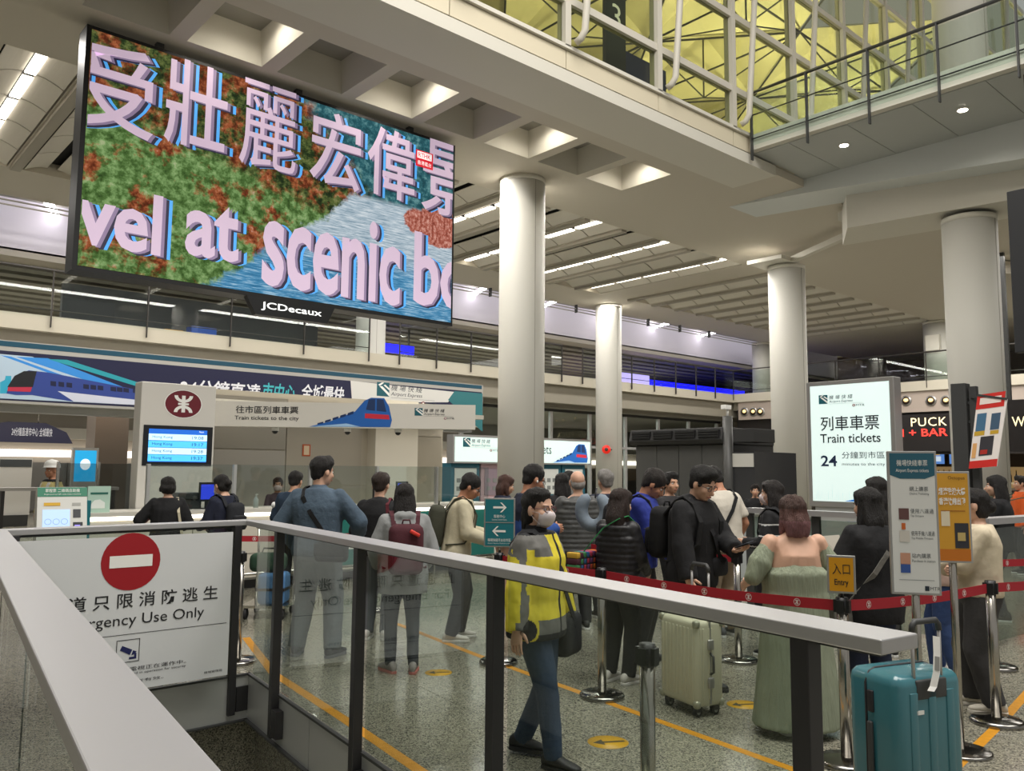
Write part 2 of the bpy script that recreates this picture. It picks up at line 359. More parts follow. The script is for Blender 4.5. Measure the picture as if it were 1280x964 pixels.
for k, (x0, x1, lit) in enumerate(COF):
    if x0 < -1: pass
    inst('coffer', cofm, ceil, ((x0+x1)/2, (YC0+YC1)/2, CZ))
    if lit:
        kk = k-1
        downlight((x0+x1)/2+.1, 10.45, CZ+.5, 60, 'round white downlight in the coffer '+names.get(kk, 'at the top left corner' if kk < 0 else 'near the walkway'), 160)
# barrel vault panels, strip lights
pm = []
for side in (-1, 1):
    q = MB(); n = 6; inn = .09; L = (YB1-YB0)/5-.035; ring = []
    prof = []
    for i in range(n+1):
        a = i/n; x = inn+(HW-.03-inn)*a; z = .13*math.cos(a*PI/2)+.012
        prof.append((side*x, z))
    rings = [[(x, y, z) for x, z in prof]+[(x, y, z+.015) for x, z in reversed(prof)] for y in (0, L)]
    q.loft(rings, 0, False); pm.append(q.mesh('ceiling_panel', M('vault_panel', 'd6d1c6', .7)))
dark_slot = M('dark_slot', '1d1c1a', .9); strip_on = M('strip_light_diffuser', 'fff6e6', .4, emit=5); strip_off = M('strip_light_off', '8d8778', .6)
ribm = M('ceiling_rib', 'aaa497', .7)
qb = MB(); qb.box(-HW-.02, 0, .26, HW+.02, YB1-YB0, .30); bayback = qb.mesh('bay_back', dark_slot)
qe = MB(); qe.box(-HW, -.001, 0, HW, .012, .26); qe.box(-HW, YB1-YB0-.012, 0, HW, YB1-YB0, .26); endm = qe.mesh('bay_end', M('vault_end', 'd9d2c2', .7))
qr = MB(); qr.box(-.09, 0, -.07, .09, YB1-YB0-.1, .02); ribme = qr.mesh('ceiling_rib', ribm)
ql = MB(); ql.box(-.075, .03, .0, .075, .98, .03); slm = ql.mesh('lamp_tube', strip_on)
seg = (YB1-YB0)/5
for k, (c, lit) in enumerate(BAY):
    if 4.6 < c < 8.8 and False: continue
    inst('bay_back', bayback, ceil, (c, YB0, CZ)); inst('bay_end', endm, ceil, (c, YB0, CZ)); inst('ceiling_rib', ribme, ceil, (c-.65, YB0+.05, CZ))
    for j in range(5):
        for side in (0, 1): inst('ceiling_panel', pm[side], ceil, (c, YB0+.006+j*seg, CZ))
    if lit:
        t = thing('strip_light', 'row of ceiling strip lamps '+('left of the big screen' if c < 4 else 'hidden behind the big screen, left one' if c < 8 else 'hidden behind the big screen, right one' if c < 11 else 'just right of the big screen' if c < 12.5 else 'nearest the front column' if c < 15 else 'second right of the front column' if c < 18 else 'third right of the front column'), 'lamp', (c, YB0, CZ+.10), 0, 'ceiling strip lights')
        for j in range(5): inst('lamp_tube', slm, t, (0, .04+j*seg, 0))
# far bulkhead: the lit trough and the lower ceiling past the balcony edge
b = MB(); b.box(-12, 20.3, 7.5, 40, 20.5, 8.5); struct(b.build('trim_3', white))
b = MB(); b.box(-12, 22.4, 6.75, 44, 22.6, 8.5); b.box(-12, 20.5, 8.5, 44, 22.6, 8.6)
struct(b.build('trim_4', M('bulkhead_paint', 'd2cdd6', .6)))
trough = M('trough_tube', 'fffaff', .4, emit=8); q = MB(); q.box(-.09, -.75, 0, .09, .75, .06); tm = q.mesh('lamp_tube', trough)
ORD = ('first', 'second', 'third', 'fourth', 'fifth', 'sixth', 'seventh', 'eighth', 'ninth', 'tenth', 'eleventh', 'twelfth', 'thirteenth', 'fourteenth', 'fifteenth', 'sixteenth', 'seventeenth', 'eighteenth', 'nineteenth', 'twentieth')
for i in range(9):
    t = thing('trough_light', 'slanting white tube lamp above the far balcony, '+ORD[i]+' from the left', 'lamp', (4.5+3.3*i, 21.7, 7.72), .0, 'trough lamps above the far balcony'); inst('lamp_tube', tm, t, (0, 0, 0), (0, 0, -.35))
area('trough_glow', (14, 21.5, 8.0), 48, .3, 300, (.95, .93, 1), (math.radians(55), 0, 0))
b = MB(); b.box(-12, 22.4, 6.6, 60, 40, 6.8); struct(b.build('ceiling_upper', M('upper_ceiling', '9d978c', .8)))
b = MB()
sl = MB(); sl.box(-22, 0, -.10, 22, .45, .0); slm2 = sl.mesh('slat', M('ceiling_slat', '6e6a63', .8))
up = bpy.data.objects['ceiling_upper']
for i in range(16): inst('slat', slm2, up, (24, 23.2+.85*i, 6.6))
# conduits along the trough edge
b = MB()
for z, y in ((7.36, 20.36), (7.27, 20.40)): b.cyl((-12, y, z), (32.6, y, z), .018, n=6)
pc = b.build('conduit_pipe', M('conduit', '8c877c', .5)); tag(pc, 'pair of thin conduit pipes along the far ceiling edge', 'pipe')
b = MB(); b.box(0, 20.30, 7.22, .04, 20.42, 7.5); brm = b.mesh('bracket', dark_metal)
for i in range(21): inst('bracket', brm, pc, (-11+2*i, 0, 0))
K_red = M('beacon_red', 'd8281c', .4, emit=.6)
# ------------------------------------------------------------ columns
def column(x, y, r, z1, label, z0=0):
    t = thing('column', label, 'column', (x, y, 0))
    q = MB(); q.lathe([(r, z0), (r, z1)], n=40); q.build('shaft', colm, t)
    q = MB(); q.lathe([(r*1.012, z1-.1), (r*1.012, z1+.0)], n=40); q.build('collar', white2, t)
    q = MB()
    for a in (2.6, 3.4, 4.6): q.box(-.004, -.004, z0, .004, .004, z1-.1); 
    q = MB(); a = math.radians(222); q.cyl((r*math.cos(a+.7), r*math.sin(a+.7), z0), (r*math.cos(a+.7), r*math.sin(a+.7), z1-.1), .006, n=6); q.build('cladding_joint', M('joint_line', '8f8b80', .6), t)
    return t
column(11.0, 12.17, .46, 7.5, 'thick round white column right of the big screen')
column(21.96, 19.67, .46, 7.5, 'round white column behind the lit ticket desk sign with the train')
column(19.76, 11.4, .47, 7.05, 'round white column behind the lit train tickets sign')
column(16.63, 5.78, .47, 6.45, 'thick round white column at the right behind the red poster')
column(13.71, 22.22, .46, 6.6, 'round white column below the big screen on the balcony')
column(33.6, 12.9, .6, 7.5, 'round white column with a small white box standing on the balcony above the bar', 5.12)
column(33.6, 20.7, .45, 7.5, 'slim far white column at the balcony corner', 5.12)
column(16.63, 5.78, .47, 16.0, 'round white column rising above the high walkway at top right', 7.98)
t = bpy.data.objects.get('column.005')
q = MB(); q.box(32.80, 12.65, 6.3, 32.985, 13.15, 6.9); tag(q.build('junction_box', white2, bevel=.01), 'small white box fixed to the far column above the bar', 'box')
# ------------------------------------------------------------ fascia beam and upper glazing at Y=8.5
fas = M('fascia_panel', 'd9cfb6', .45); b = MB()
b.box(-12, 8.42, 7.42, 14.3, 9.4, 7.5); b.box(-12, 8.42, 7.5, 14.3, 8.5, 7.62); beam = struct(b.build('trim_5', white2))
pan = MB(); pan.box(.008, 8.45, 7.66, 2.192, 8.49, 7.95); pme = pan.mesh('fascia_panel', fas)
for k in range(-9, 3): inst('fascia_panel', pme, beam, (8.5+2.2*k, 0, 0))
b = MB(); b.box(-12, 8.47, 7.62, 14.3, 8.6, 7.96); b.build('fascia_core', dark_metal, beam)
b = MB(); b.box(-12, 8.40, 7.96, 13.6, 8.6, 8.02); b.build('sill', white2, beam)
mul = M('mullion_paint', 'cbc6ba', .5)
gw = struct(MB().box(-12, 8.44, 16.8, 30, 8.56, 16.95).build('window_1', mul))
ug = glass('upper_glass', 'dfe2d2', 1.45, 0, .8)
for k in range(-6, 10):
    x = 8.5+2.2*k; q = MB()
    q.box(x-.06, 8.4, 8.0, x+.06, 8.58, 16.8); q.build('mullion', mul, gw)
    q = MB(); q.tube([(x+.10, 8.34, 8.06), (x+.12, 8.26, 8.10), (x+.15, 8.20, 8.22), (x+.62, 7.9, 16.5)], .055, n=10); q.build('strut', mul, gw)
    for z0, z1 in ((8.03, 8.7), (8.82, 10.15), (10.28, 11.55), (11.67, 12.95), (13.07, 14.35), (14.47, 16.8)):
        q = MB(); q.box(x+.06, 8.48, z0, x+2.14, 8.50, z1); q.build('glass_pane', ug, gw)
for z in (8.76, 10.21, 11.61, 13.01, 14.41):
    q = MB(); q.box(-6, 8.42, z-.06, 30, 8.56, z+.06); q.build('transom', mul, gw)
# the hall on the upper level behind the glass
b = MB(); b.box(-12, 8.6, 8.0, 40, 24, 8.02); struct(b.build('floor_upper', M('upper_floor', '8d8a80', .5)))
vault = M('vault_shell', 'd8d2a6', .6, var=.06, vscale=2); rod = M('roof_rod', '2a2a24', .6)
vr = struct(MB().box(-12, 26, 8, 60, 26.2, 19).build('wall_upper', M('upper_wall', '9c9878', .7)))
for i in range(11):
    for j in range(5):
        q = MB(); x, y = -10+6*i+(3 if j % 2 else 0), 9+3.6*j; zc = 15.4; q.add([(x, y, zc), (x+3, y+3.6, zc), (x, y+7.2, zc), (x-3, y+3.6, zc), (x, y+3.6, zc+1.3)], [(0, 1, 4), (1, 2, 4), (2, 3, 4), (3, 0, 4)])
        q.build('roof_shell', vault, vr)
q = MB()
for i in range(11):
    for j in range(5):
        x, y = -10+6*i+(3 if j % 2 else 0), 9+3.6*j; zc = 15.3
        for a, c in (((x, y), (x+3, y+3.6)), ((x+3, y+3.6), (x, y+7.2)), ((x, y), (x, y+7.2)), ((x-3, y+3.6), (x+3, y+3.6))): q.cyl((a[0], a[1], zc), (c[0], c[1], zc), .035, n=5)
        q.cyl((x, y+3.6, zc-.9), (x, y+3.6, zc+1.2), .03, n=5)
        for dx, dy in ((3, 0), (-3, 0), (0, 3.6), (0, -3.6)): q.cyl((x, y+3.6, zc-.9), (x+dx, y+3.6+dy, zc), .025, n=5)
q.build('roof_rods', rod, vr)
for i in range(5):
    l = bpy.data.lights.new('upper_hall_lamp', 'POINT'); l.energy = (60, 130, 900, 1400, 1400)[i]; l.color = (1, .90, .60); l.shadow_soft_size = .5
    o = bpy.data.objects.new('upper_hall_lamp', l); col.objects.link(o); o.location = (0+7.5*i, 13.5, 11.5)
t = thing('gate_sign', 'dark hanging sign with a white number 3 behind the upper glazing', 'sign', (10.15, 8.9, 8.1))
b = MB(); b.box(-.25, 0, 0, .25, .08, 2.6); b.build('board', M('sign_slate', '2b3236', .5), t)
Panel((9.9, 8.9, 8.1), (1, 0, 0), (0, 0, 1)).text('3', .25, 1.0, .42, M('white_print', 'f0f0ea', .5, emit=.4), t, align='c', d=.01)
b = MB(); b.box(11.1, 9.6, 8.05, 12.4, 9.7, 9.35); tag(b.build('blue_board', M('deep_blue_board', '24306a', .5)), 'dark blue board standing behind the upper glazing', 'board')
# ------------------------------------------------------------ walkway bridge at X=13.4
wk = MB(); wk.box(13.4, -14, 7.68, 18.4, 8.42, 7.98); wk = struct(wk.build('floor_walkway', white2))
pn = M('soffit_panel', 'b4b7b4', .5)
q = MB(); q.box(.15, .006, -.02, 2.1, 1.104, 0); pnm = q.mesh('soffit_panel', pn)
for k in range(16): inst('soffit_panel', pnm, wk, (13.4, 7.7-1.11*k, 7.68))
gir = M('girder_paint', 'd4d8d6', .5)
b = MB(); b.add([(15.5, 10.3, 7.5), (15.5, 8.4, 7.36), (15.5, 4.6, 6.98), (15.5, 0, 6.8), (15.5, -14, 6.8), (15.5, -14, 7.72), (15.5, 8.9, 7.72), (15.5, 10.3, 7.55)]+[(16.6, 10.3, 7.5), (16.6, 8.4, 7.36), (16.6, 4.6, 6.98), (16.6, 0, 6.8), (16.6, -14, 6.8), (16.6, -14, 7.72), (16.6, 8.9, 7.72), (16.6, 10.3, 7.55)], [tuple(range(8)), tuple(range(15, 7, -1))]+[(i, (i+1) % 8, 8+(i+1) % 8, 8+i) for i in range(8)])
b.build('girder', gir, wk)
b = MB(); b.add([(16.1, 7.9, 6.62), (16.1, 3, 6.4), (16.1, 3, 7.2), (16.1, 7.9, 7.4), (17.3, 8.6, 6.62), (17.3, 3, 6.4), (17.3, 3, 7.2), (17.3, 8.6, 7.4)], [(0, 1, 2, 3), (7, 6, 5, 4), (0, 4, 5, 1), (3, 2, 6, 7), (0, 3, 7, 4), (1, 5, 6, 2)]); b.build('column_beam', white2, wk)
b = MB(); b.box(18.2, -12, 7.3, 18.5, 8.6, 8.0); b.beam((18.5, 8.4, 7.35), (19.4, 11.0, 7.12), .16, .14); b.beam((19.3, 11.0, 7.12), (19.3, 12.0, 7.12), .9, .10); b.beam((17.3, 8.6, 7.3), (18.5, 8.4, 7.3), .2, .2)
b.build('edge_trim', white2, wk)
b = MB(); b.prism([(21, 4.0, 7.48), (25, 4.0, 7.48), (25, 7.2, 7.48)], (0, 0, -.35)); b.prism([(24.5, 8.0, 7.48), (27, 7.0, 7.48), (27, 8.4, 7.48)], (0, 0, -.35)); b.build('ceiling_drop', white, ceil)
for (x, y, l) in ((14.35, 7.05, 'round white downlight under the walkway nearest the corner'), (14.35, 5.0, 'round white downlight under the walkway further right')): downlight(x, y, 7.645, 40, l, 150, size=.9)
# walkway railing
def railing(name, path, z, label, post_d, h=1.1, mat=dark_metal, pane=clear, rail_r=.03, lower=True, spacing=None, group=None, posts=None, midrails=()):
    t = thing(name, label, 'railing', (path[0][0], path[0][1], z), 0, group)
    P = [Vector((p[0], p[1], z)) for p in path]
    q = MB(); q.tube([p+Vector((0, 0, h)) for p in P], rail_r, n=8); wchild(q, 'handrail', mat, t)
    for i in range(len(P)-1):
        a, c = P[i], P[i+1]; L = (c-a).length; n = max(1, round(L/spacing)); d = (c-a)/n; u = d.normalized(); nn = Vector((u.y, -u.x, 0))
        for mz in ((.16,) if lower else ())+tuple(midrails):
            q = MB(); q.cyl(a+Vector((0, 0, mz)), c+Vector((0, 0, mz)), .013, n=6); wchild(q, 'lower_rail', mat, t)
        for k in range(n+1):
            if k == n and i < len(P)-2: continue
            p = a+d*k; q = MB(); q.beam(p+Vector((0, 0, -.25)), p+Vector((0, 0, h)), post_d, .022, up=nn if False else u); wchild(q, 'post', mat, t)
        for k in range(n):
            p0 = a+d*k+u*.03; p1 = a+d*(k+1)-u*.03; q = MB(); q.prism([p0+Vector((0, 0, .03)), p1+Vector((0, 0, .03)), p1+Vector((0, 0, h-.06)), p0+Vector((0, 0, h-.06))], nn*.012); wchild(q, 'glass_pane', pane, t)
    return t
railing('walkway_railing', [(13.36, 8.35), (13.36, -4)], 7.72, 'dark railing with glass panes along the high walkway at top right', .07, 1.06, spacing=1.12, midrails=(.62,))
# ------------------------------------------------------------ balcony ring (Y=21.5, X=32.4)
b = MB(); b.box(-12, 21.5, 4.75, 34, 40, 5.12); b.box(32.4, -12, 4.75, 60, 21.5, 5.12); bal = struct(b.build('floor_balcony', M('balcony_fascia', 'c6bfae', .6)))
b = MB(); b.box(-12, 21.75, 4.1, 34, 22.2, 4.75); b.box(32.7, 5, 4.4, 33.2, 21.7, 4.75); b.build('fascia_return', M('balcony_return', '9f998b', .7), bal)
dkm = M('balcony_post', '3a3733', .5)
railing('balcony_railing', [(-4, 21.46), (13.2, 21.46)], 5.1, 'balcony railing with glass panes below the big screen', .06, 1.1, dkm, spacing=2.15)
railing('balcony_railing', [(14.3, 21.46), (21.4, 21.46)], 5.1, 'balcony railing with glass panes between the two white columns in the middle', .06, 1.1, dkm, spacing=1.45)
railing('balcony_railing', [(22.5, 21.46), (32.4, 21.46), (32.4, 19.4)], 5.1, 'balcony railing with glass panes right of the middle columns', .06, 1.1, dkm, spacing=1.45)
railing('balcony_railing', [(32.4, 18.4), (32.4, 4)], 5.1, 'balcony railing with glass panes above the bar', .06, 1.1, dkm, spacing=1.9)
# upper-level things seen through the balcony railing
b = MB(); b.box(5.2, 23.2, 5.12, 12.4, 23.4, 6.3); tag(b.build('hoarding_panel', M('hoarding_dark', '26282c', .6)), 'long dark hoarding on the balcony behind the big screen', 'hoarding')
b = MB(); b.box(8.2, 22.4, 5.12, 8.9, 22.8, 5.45); tag(b.build('blue_crate', M('crate_blue', '2b4fa8', .5), bevel=.02), 'blue crate on the balcony in front of the dark hoarding', 'crate')
b = MB(); b.box(7.5, 22.4, 5.12, 8.0, 22.7, 5.28); tag(b.build('yellow_crate', M('crate_yellow', 'd09a1e', .5), bevel=.02), 'low yellow crate on the balcony in front of the dark hoarding', 'crate')
t = thing('blue_screen', 'glowing blue strip sign hanging on the balcony right of the big screen', 'sign', (15.6, 24, 5.62)); MB().box(-1, 0, 0, 1, .1, .3).build('display', M('blue_led', '1a1cff', .5, emit=1.6), t)
for x in (-.8, .8): MB().box(x-.03, .03, .3, x+.03, .07, .87).build('hanger', dark_metal, t)
b = MB(); b.box(29.5, 24.5, 5.12, 38, 24.6, 5.85); tag(b.build('blue_screen', M('blue_led', '1a1cff', .5, emit=1.6), None), 'long glowing blue strip sign on the far balcony', 'sign')
b = MB(); b.box(26.0, 23.8, 5.12, 29.3, 23.9, 5.9); tag(b.build('lilac_screen', M('lilac_led', 'b8a8f0', .5, emit=1.2)), 'pale lilac lit board on the far balcony', 'sign')
gl2 = struct(MB().box(17.6, 22.6, 3.85, 33, 22.72, 4.1).build('window_2', dark_metal))
for k in range(8):
    x = 17.7+2.15*k; MB().box(x-.06, 22.6, 0, x+.06, 22.72, 3.85).build('mullion', soft_grey, gl2)
    if k < 7: MB().box(x+.06, 22.65, .1, x+2.09, 22.67, 3.85).build('glass_pane', clear, gl2)
    if k < 7: MB().box(x+.06, 22.61, 2.5, x+2.09, 22.71, 2.6).build('transom', soft_grey, gl2)
t = thing('alarm_beacon', 'small red round alarm beacon beside the far middle column', 'beacon', (21.3, 19.2, 2.35)); q = MB(); q.cyl((0, 0, 0), (-.05, -.05, 0), .15, n=20); q.build('ring', K_red, t); q = MB(); q.cyl((-.05, -.05, 0), (-.06, -.06, 0), .06, n=14); q.build('lens', dark_metal, t); MB().box(0, 0, -.02, .3, .2, .02).build('arm', dark_metal, t)
# far walls
b = MB(); b.box(-14, 40, 0, 60, 40.3, 8); struct(b.build('wall_back', M('far_wall', 'a8a294', .7)))
b = MB(); b.box(44, -14, 0, 44.3, 40, 8); struct(b.build('wall_right', M('bar_wall', '5a4c42', .7)))
b = MB(); b.box(-14.3, -14, 0, -14, 40, 8); struct(b.build('wall_left', M('far_wall')))
# ------------------------------------------------------------ print colours
K = lambda c, e=0: M('print_'+c+('_lit' if e else ''), c, .5, emit=e)
blk = K('1d1d20'); wht = K('f2f1ec'); teal = K('1c6f78')
def arc_band(cx, cy, r0, r1, a0, a1, n=14, sy=1):
    out = []
    for i in range(n):
        t0, t1 = (a0+(a1-a0)*k/n for k in (i, i+1))
        out.append([(cx+r*math.cos(t), cy+sy*r*math.sin(t)) for r, t in ((r0, t0), (r1, t0), (r1, t1), (r0, t1))])
    return out
def roundel(pn, x, y, rx, ry, parent, red='7a1228', d=.003, rim=True, e=0):
    if rim: pn.disc(x, y, rx*1.05, K('f2f1ec', e), parent, ry*1.05, 'emblem_rim', d)
    pn.disc(x, y, rx, K(red, e), parent, ry, 'emblem_disc', d+.001)
    k = rx; s = ry/rx; pl = [[(x-.10*k, y-.62*ry), (x+.10*k, y-.62*ry), (x+.10*k, y+.62*ry), (x-.10*k, y+.62*ry)], [(x-.3*k, y-.07*ry), (x+.3*k, y-.07*ry), (x+.3*k, y+.07*ry), (x-.3*k, y+.07*ry)]]
    pl += [[(a, y+(b-y)*s) for a, b in q] for q in arc_band(x, y+.62*k, .32*k, .52*k, PI, 2*PI)] + [[(a, y+(b-y)*s) for a, b in q] for q in arc_band(x, y-.62*k, .32*k, .52*k, 0, PI)]
    pn.polys(pl, K('f2f1ec', e), parent, 'emblem_symbol', d+.002)
def ae_logo(pn, x, y, h, parent, e=0, d=.003, ink='2a2f38'):
    pn.rect(x, y, h*1.05, h, K('155a66', e), parent, 'logo_square', d)
    pn.polys([[(x+.25*h, y+h*.72), (x+.6*h, y+h*.98), (x+.4*h, y+.98*h), (x+.1*h, y+.8*h)], [(x+.2*h, y+.7*h), (x+1.05*h, y+.02*h), (x+1.05*h, y+.25*h), (x+.45*h, y+.72*h)], [(x+.55*h, y+.8*h), (x+1.05*h, y+.45*h), (x+1.05*h, y+.6*h), (x+.7*h, y+.85*h)]], K('f2f1ec', e), parent, 'logo_rays', d+.001)
    pn.text('機 場 快 綫', x+1.2*h, y+.46*h, .46*h, K(ink, e), parent, w=2.75*h, shear=.2, d=d)
    pn.text('Airport Express', x+1.2*h, y+.02*h, .34*h, K(ink, e), parent, w=2.75*h, shear=.2, d=d)
    pn.rect(x+1.2*h, y-.06*h, 4.2*h-.3*h, .015*h, K(ink, e), parent, 'rule', d)
    pn.disc(x+4.05*h, y-.32*h, .17*h, K('7a1228', e), parent, .15*h, 'mark', d); pn.disc(x+4.05*h, y-.32*h, .09*h, K('f2f1ec', e), parent, .08*h, 'mark', d+.001)
    pn.text('MTR', x+4.3*h, y-.44*h, .24*h, K(ink, e), parent, w=.95*h, d=d)
def train_art(pn, x, y, w, h, parent, e=0, flip=False, d=.004):
    f = (lambda q: [(x+w*(1-a), y+h*b) for a, b in q]) if flip else (lambda q: [(x+w*a, y+h*b) for a, b in q])
    pn.poly(f([(0, .0), (.25, .18), (.55, .52), (.66, .88), (.74, .98), (.90, .97), (.96, .7), (1, .25), (.98, .02)]), K('1d5fae', e), parent, 'train_body', d)
    pn.polys([f([(.68, .58), (.71, .92), (.79, .94), (.79, .55)]), f([(.81, .55), (.81, .94), (.89, .92), (.93, .52)])], K('16325e', e), parent, 'train_windscreen', d+.001)
    pn.poly(f([(.67, .30), (.67, .46), (.96, .42), (.97, .27)]), K('c8283c', e), parent, 'train_stripe', d+.001)
    pn.polys([f([(.10+.09*k, .07+.075*k), (.10+.09*k, .12+.085*k), (.17+.09*k, .17+.09*k), (.17+.09*k, .12+.08*k)]) for k in range(5)], K('0f2f60', e), parent, 'train_window', d+.001)
    pn.poly(f([(.0, .0), (.45, .12), (.62, .02)]), K('9fc4e6', e), parent, 'train_flank', d+.001)
# ------------------------------------------------------------ stair railings
HR = 1.22; hand = M('handrail_aluminium', 'b6b5b6', .42, metal=.55, bump=.015, bscale=120)
railglass = glass('railing_glass', 'eff4f1', 1.52, 0, 1.25)
def stair_rail(a, c, side, label, posts, w=.17, ext0=0, ext1=0, panes=True, glass_off=.03):
    a = Vector(a); c = Vector(c); u = (c-a).normalized(); nn = Vector((u.y, -u.x, 0))*side     # nn points into the void
    t = thing('stair_railing', label, 'railing', (a.x, a.y, 0))
    q = MB(); q.beam(a-u*ext0+Vector((0, 0, HR-.02)), c+u*ext1+Vector((0, 0, HR-.02)), w, .04); wchild(q, 'handrail', hand, t, bevel=.004)
    q = MB(); q.beam(a+u*.05+Vector((0, 0, HR-.05)), c-u*.05+Vector((0, 0, HR-.05)), .03, .02); wchild(q, 'glass_channel', dark_metal, t)
    P = [a+u*s for s in posts]
    for p in P:
        q = MB(); o = nn*.035; q.beam(p+o+Vector((0, 0, -.30)), p+o+Vector((0, 0, HR-.04)), .062, .062, up=nn); wchild(q, 'post', black_metal, t, bevel=.004)
        q = MB(); q.beam(p+o+u*.09+Vector((0, 0, -.28)), p+o+u*.09+Vector((0, 0, -.09)), .10, .055, up=nn); wchild(q, 'bracket', black_metal, t)
    if panes:
        S = posts if posts[0] < .3 else [0]+posts
        for s0, s1 in zip(S[:-1], S[1:]):
            p0 = a+u*(s0+.05)-nn*glass_off*0; p1 = a+u*(s1-.02); q = MB(); q.prism([p0+Vector((0, 0, .02)), p1+Vector((0, 0, .02)), p1+Vector((0, 0, HR-.05)), p0+Vector((0, 0, HR-.05))], -nn*.012); wchild(q, 'glass_pane', railglass, t)
    return t
ra, rb = st(2.105, 1.285), st(2.105, 6.83); rL = (rb-ra).length
stair_rail(rb, ra, 1, 'long aluminium stair handrail on black posts with glass, in front of the queue', [.685, 2.15, 3.64, 5.275], w=.17, ext1=.0, ext0=0)
la, lb = st(.27, -.9), st(.27, 6.50)
stair_rail(la, lb, 1, 'wide aluminium handrail crossing the lower left corner, nearest the camera', [1.0, 2.6, 4.2, 5.8, 7.25], w=.16, panes=True)
fa, fb = Vector((PL.x-.02, YF-.03, 0)), Vector((PR.x+.04, YF+.03, 0)); fb2 = Vector((2.98, 6.58, 0))
stair_rail(Vector((1.12, 6.47, 0)), Vector((2.98, 6.59, 0)), 1, 'short aluminium handrail above the white no entry board', [.12, 1.72], w=.13)
# no entry board on the far railing
t = thing('no_entry_sign', 'white board with red no entry disc hung on the stair railing', 'sign', (2.0, 6.40, .05))
b = MB(); b.box(1.20, 6.40, .05, 2.745, 6.415, 1.14); wchild(b, 'board', M('white_board', 'd9dbdc', .35), t)
pn = Panel((1.20, 6.40, .05), (1, 0, 0), (0, 0, 1))
def rp(x, y, Y=6.40, o=(1.20, .05)): p = at(x, y, Y=Y); return (p.x-o[0], p.z-o[1])
cx, cy = rp(164, 702); pn.disc(cx, cy, .205, K('9e1420'), t, name='red_disc'); pn.rect(cx-.148, cy-.04, .296, .085, wht, t, 'white_bar', .004)
x0, y0 = rp(271, 752); x1, y1 = rp(97, 763)
pn.text('此 通 道 只 限 消 防 逃 生', 1.44, .585, .105, blk, t, w=1.36, align='r', bold=.008)
pn.text('For Emergency Use Only', 1.34, .44, .10, blk, t, w=1.22, align='r')
pn.rect(.02, .395, 1.5, .004, blk, t, 'rule'); 
gx, gy = .72, .20
pn.polys([[(gx, gy), (gx+.16, gy), (gx+.16, gy+.005), (gx, gy+.005)], [(gx, gy+.155), (gx+.16, gy+.155), (gx+.16, gy+.16), (gx, gy+.16)], [(gx, gy), (gx+.005, gy), (gx+.005, gy+.16), (gx, gy+.16)], [(gx+.155, gy), (gx+.16, gy), (gx+.16, gy+.16), (gx+.155, gy+.16)]], blk, t, 'pictogram_frame')
pn.polys([[(gx+.025, gy+.09), (gx+.04, gy+.12), (gx+.11, gy+.085), (gx+.095, gy+.05)], [(gx+.105, gy+.045), (gx+.13, gy+.055), (gx+.14, gy+.07), (gx+.115, gy+.08)], [(gx+.09, gy+.02), (gx+.14, gy+.02), (gx+.14, gy+.035), (gx+.09, gy+.035)], [(gx+.125, gy+.03), (gx+.14, gy+.03), (gx+.14, gy+.06), (gx+.125, gy+.06)]], K('1d2458'), t, 'camera_pictogram')
pn.text('本大樓此位置設閉路電視正在運作中。', 1.22, .135, .03, blk, t, w=.9, align='r'); pn.text('CCTV in passenger terminal building and in operation for security', 1.22, .105, .022, blk, t, w=.9, align='r')
pn.text('通知2026年檢查有效。', 1.06, .05, .022, blk, t, w=.55, align='r'); pn.text('機場管理局', 1.50, .035, .018, blk, t, w=.14, align='r')
# exit sign glimpsed down the stairs
t = thing('exit_sign', 'green lit exit sign low in the stairwell', 'sign', (1.55, 4.9, -.75))
b = MB(); b.box(1.35, 4.9, -.95, 1.85, 4.96, -.72); wchild(b, 'box', K('0c7a4c', 1.0), t); Panel((1.35, 4.9, -.95), (1, 0, 0), (0, 0, 1)).text('EXIT', .25, .05, .12, K('e8fff4', 1.5), t, align='c', d=.01)
b = MB(); b.cyl((1.6, 4.93, -.72), (1.6, 4.93, -.30), .015); wchild(b, 'hanger', steel, t); b = MB(); b.beam((.5, 4.93, -.33), (2.4, 4.93, -.33), .05, .05); wchild(b, 'crossbar', dark_metal, t)
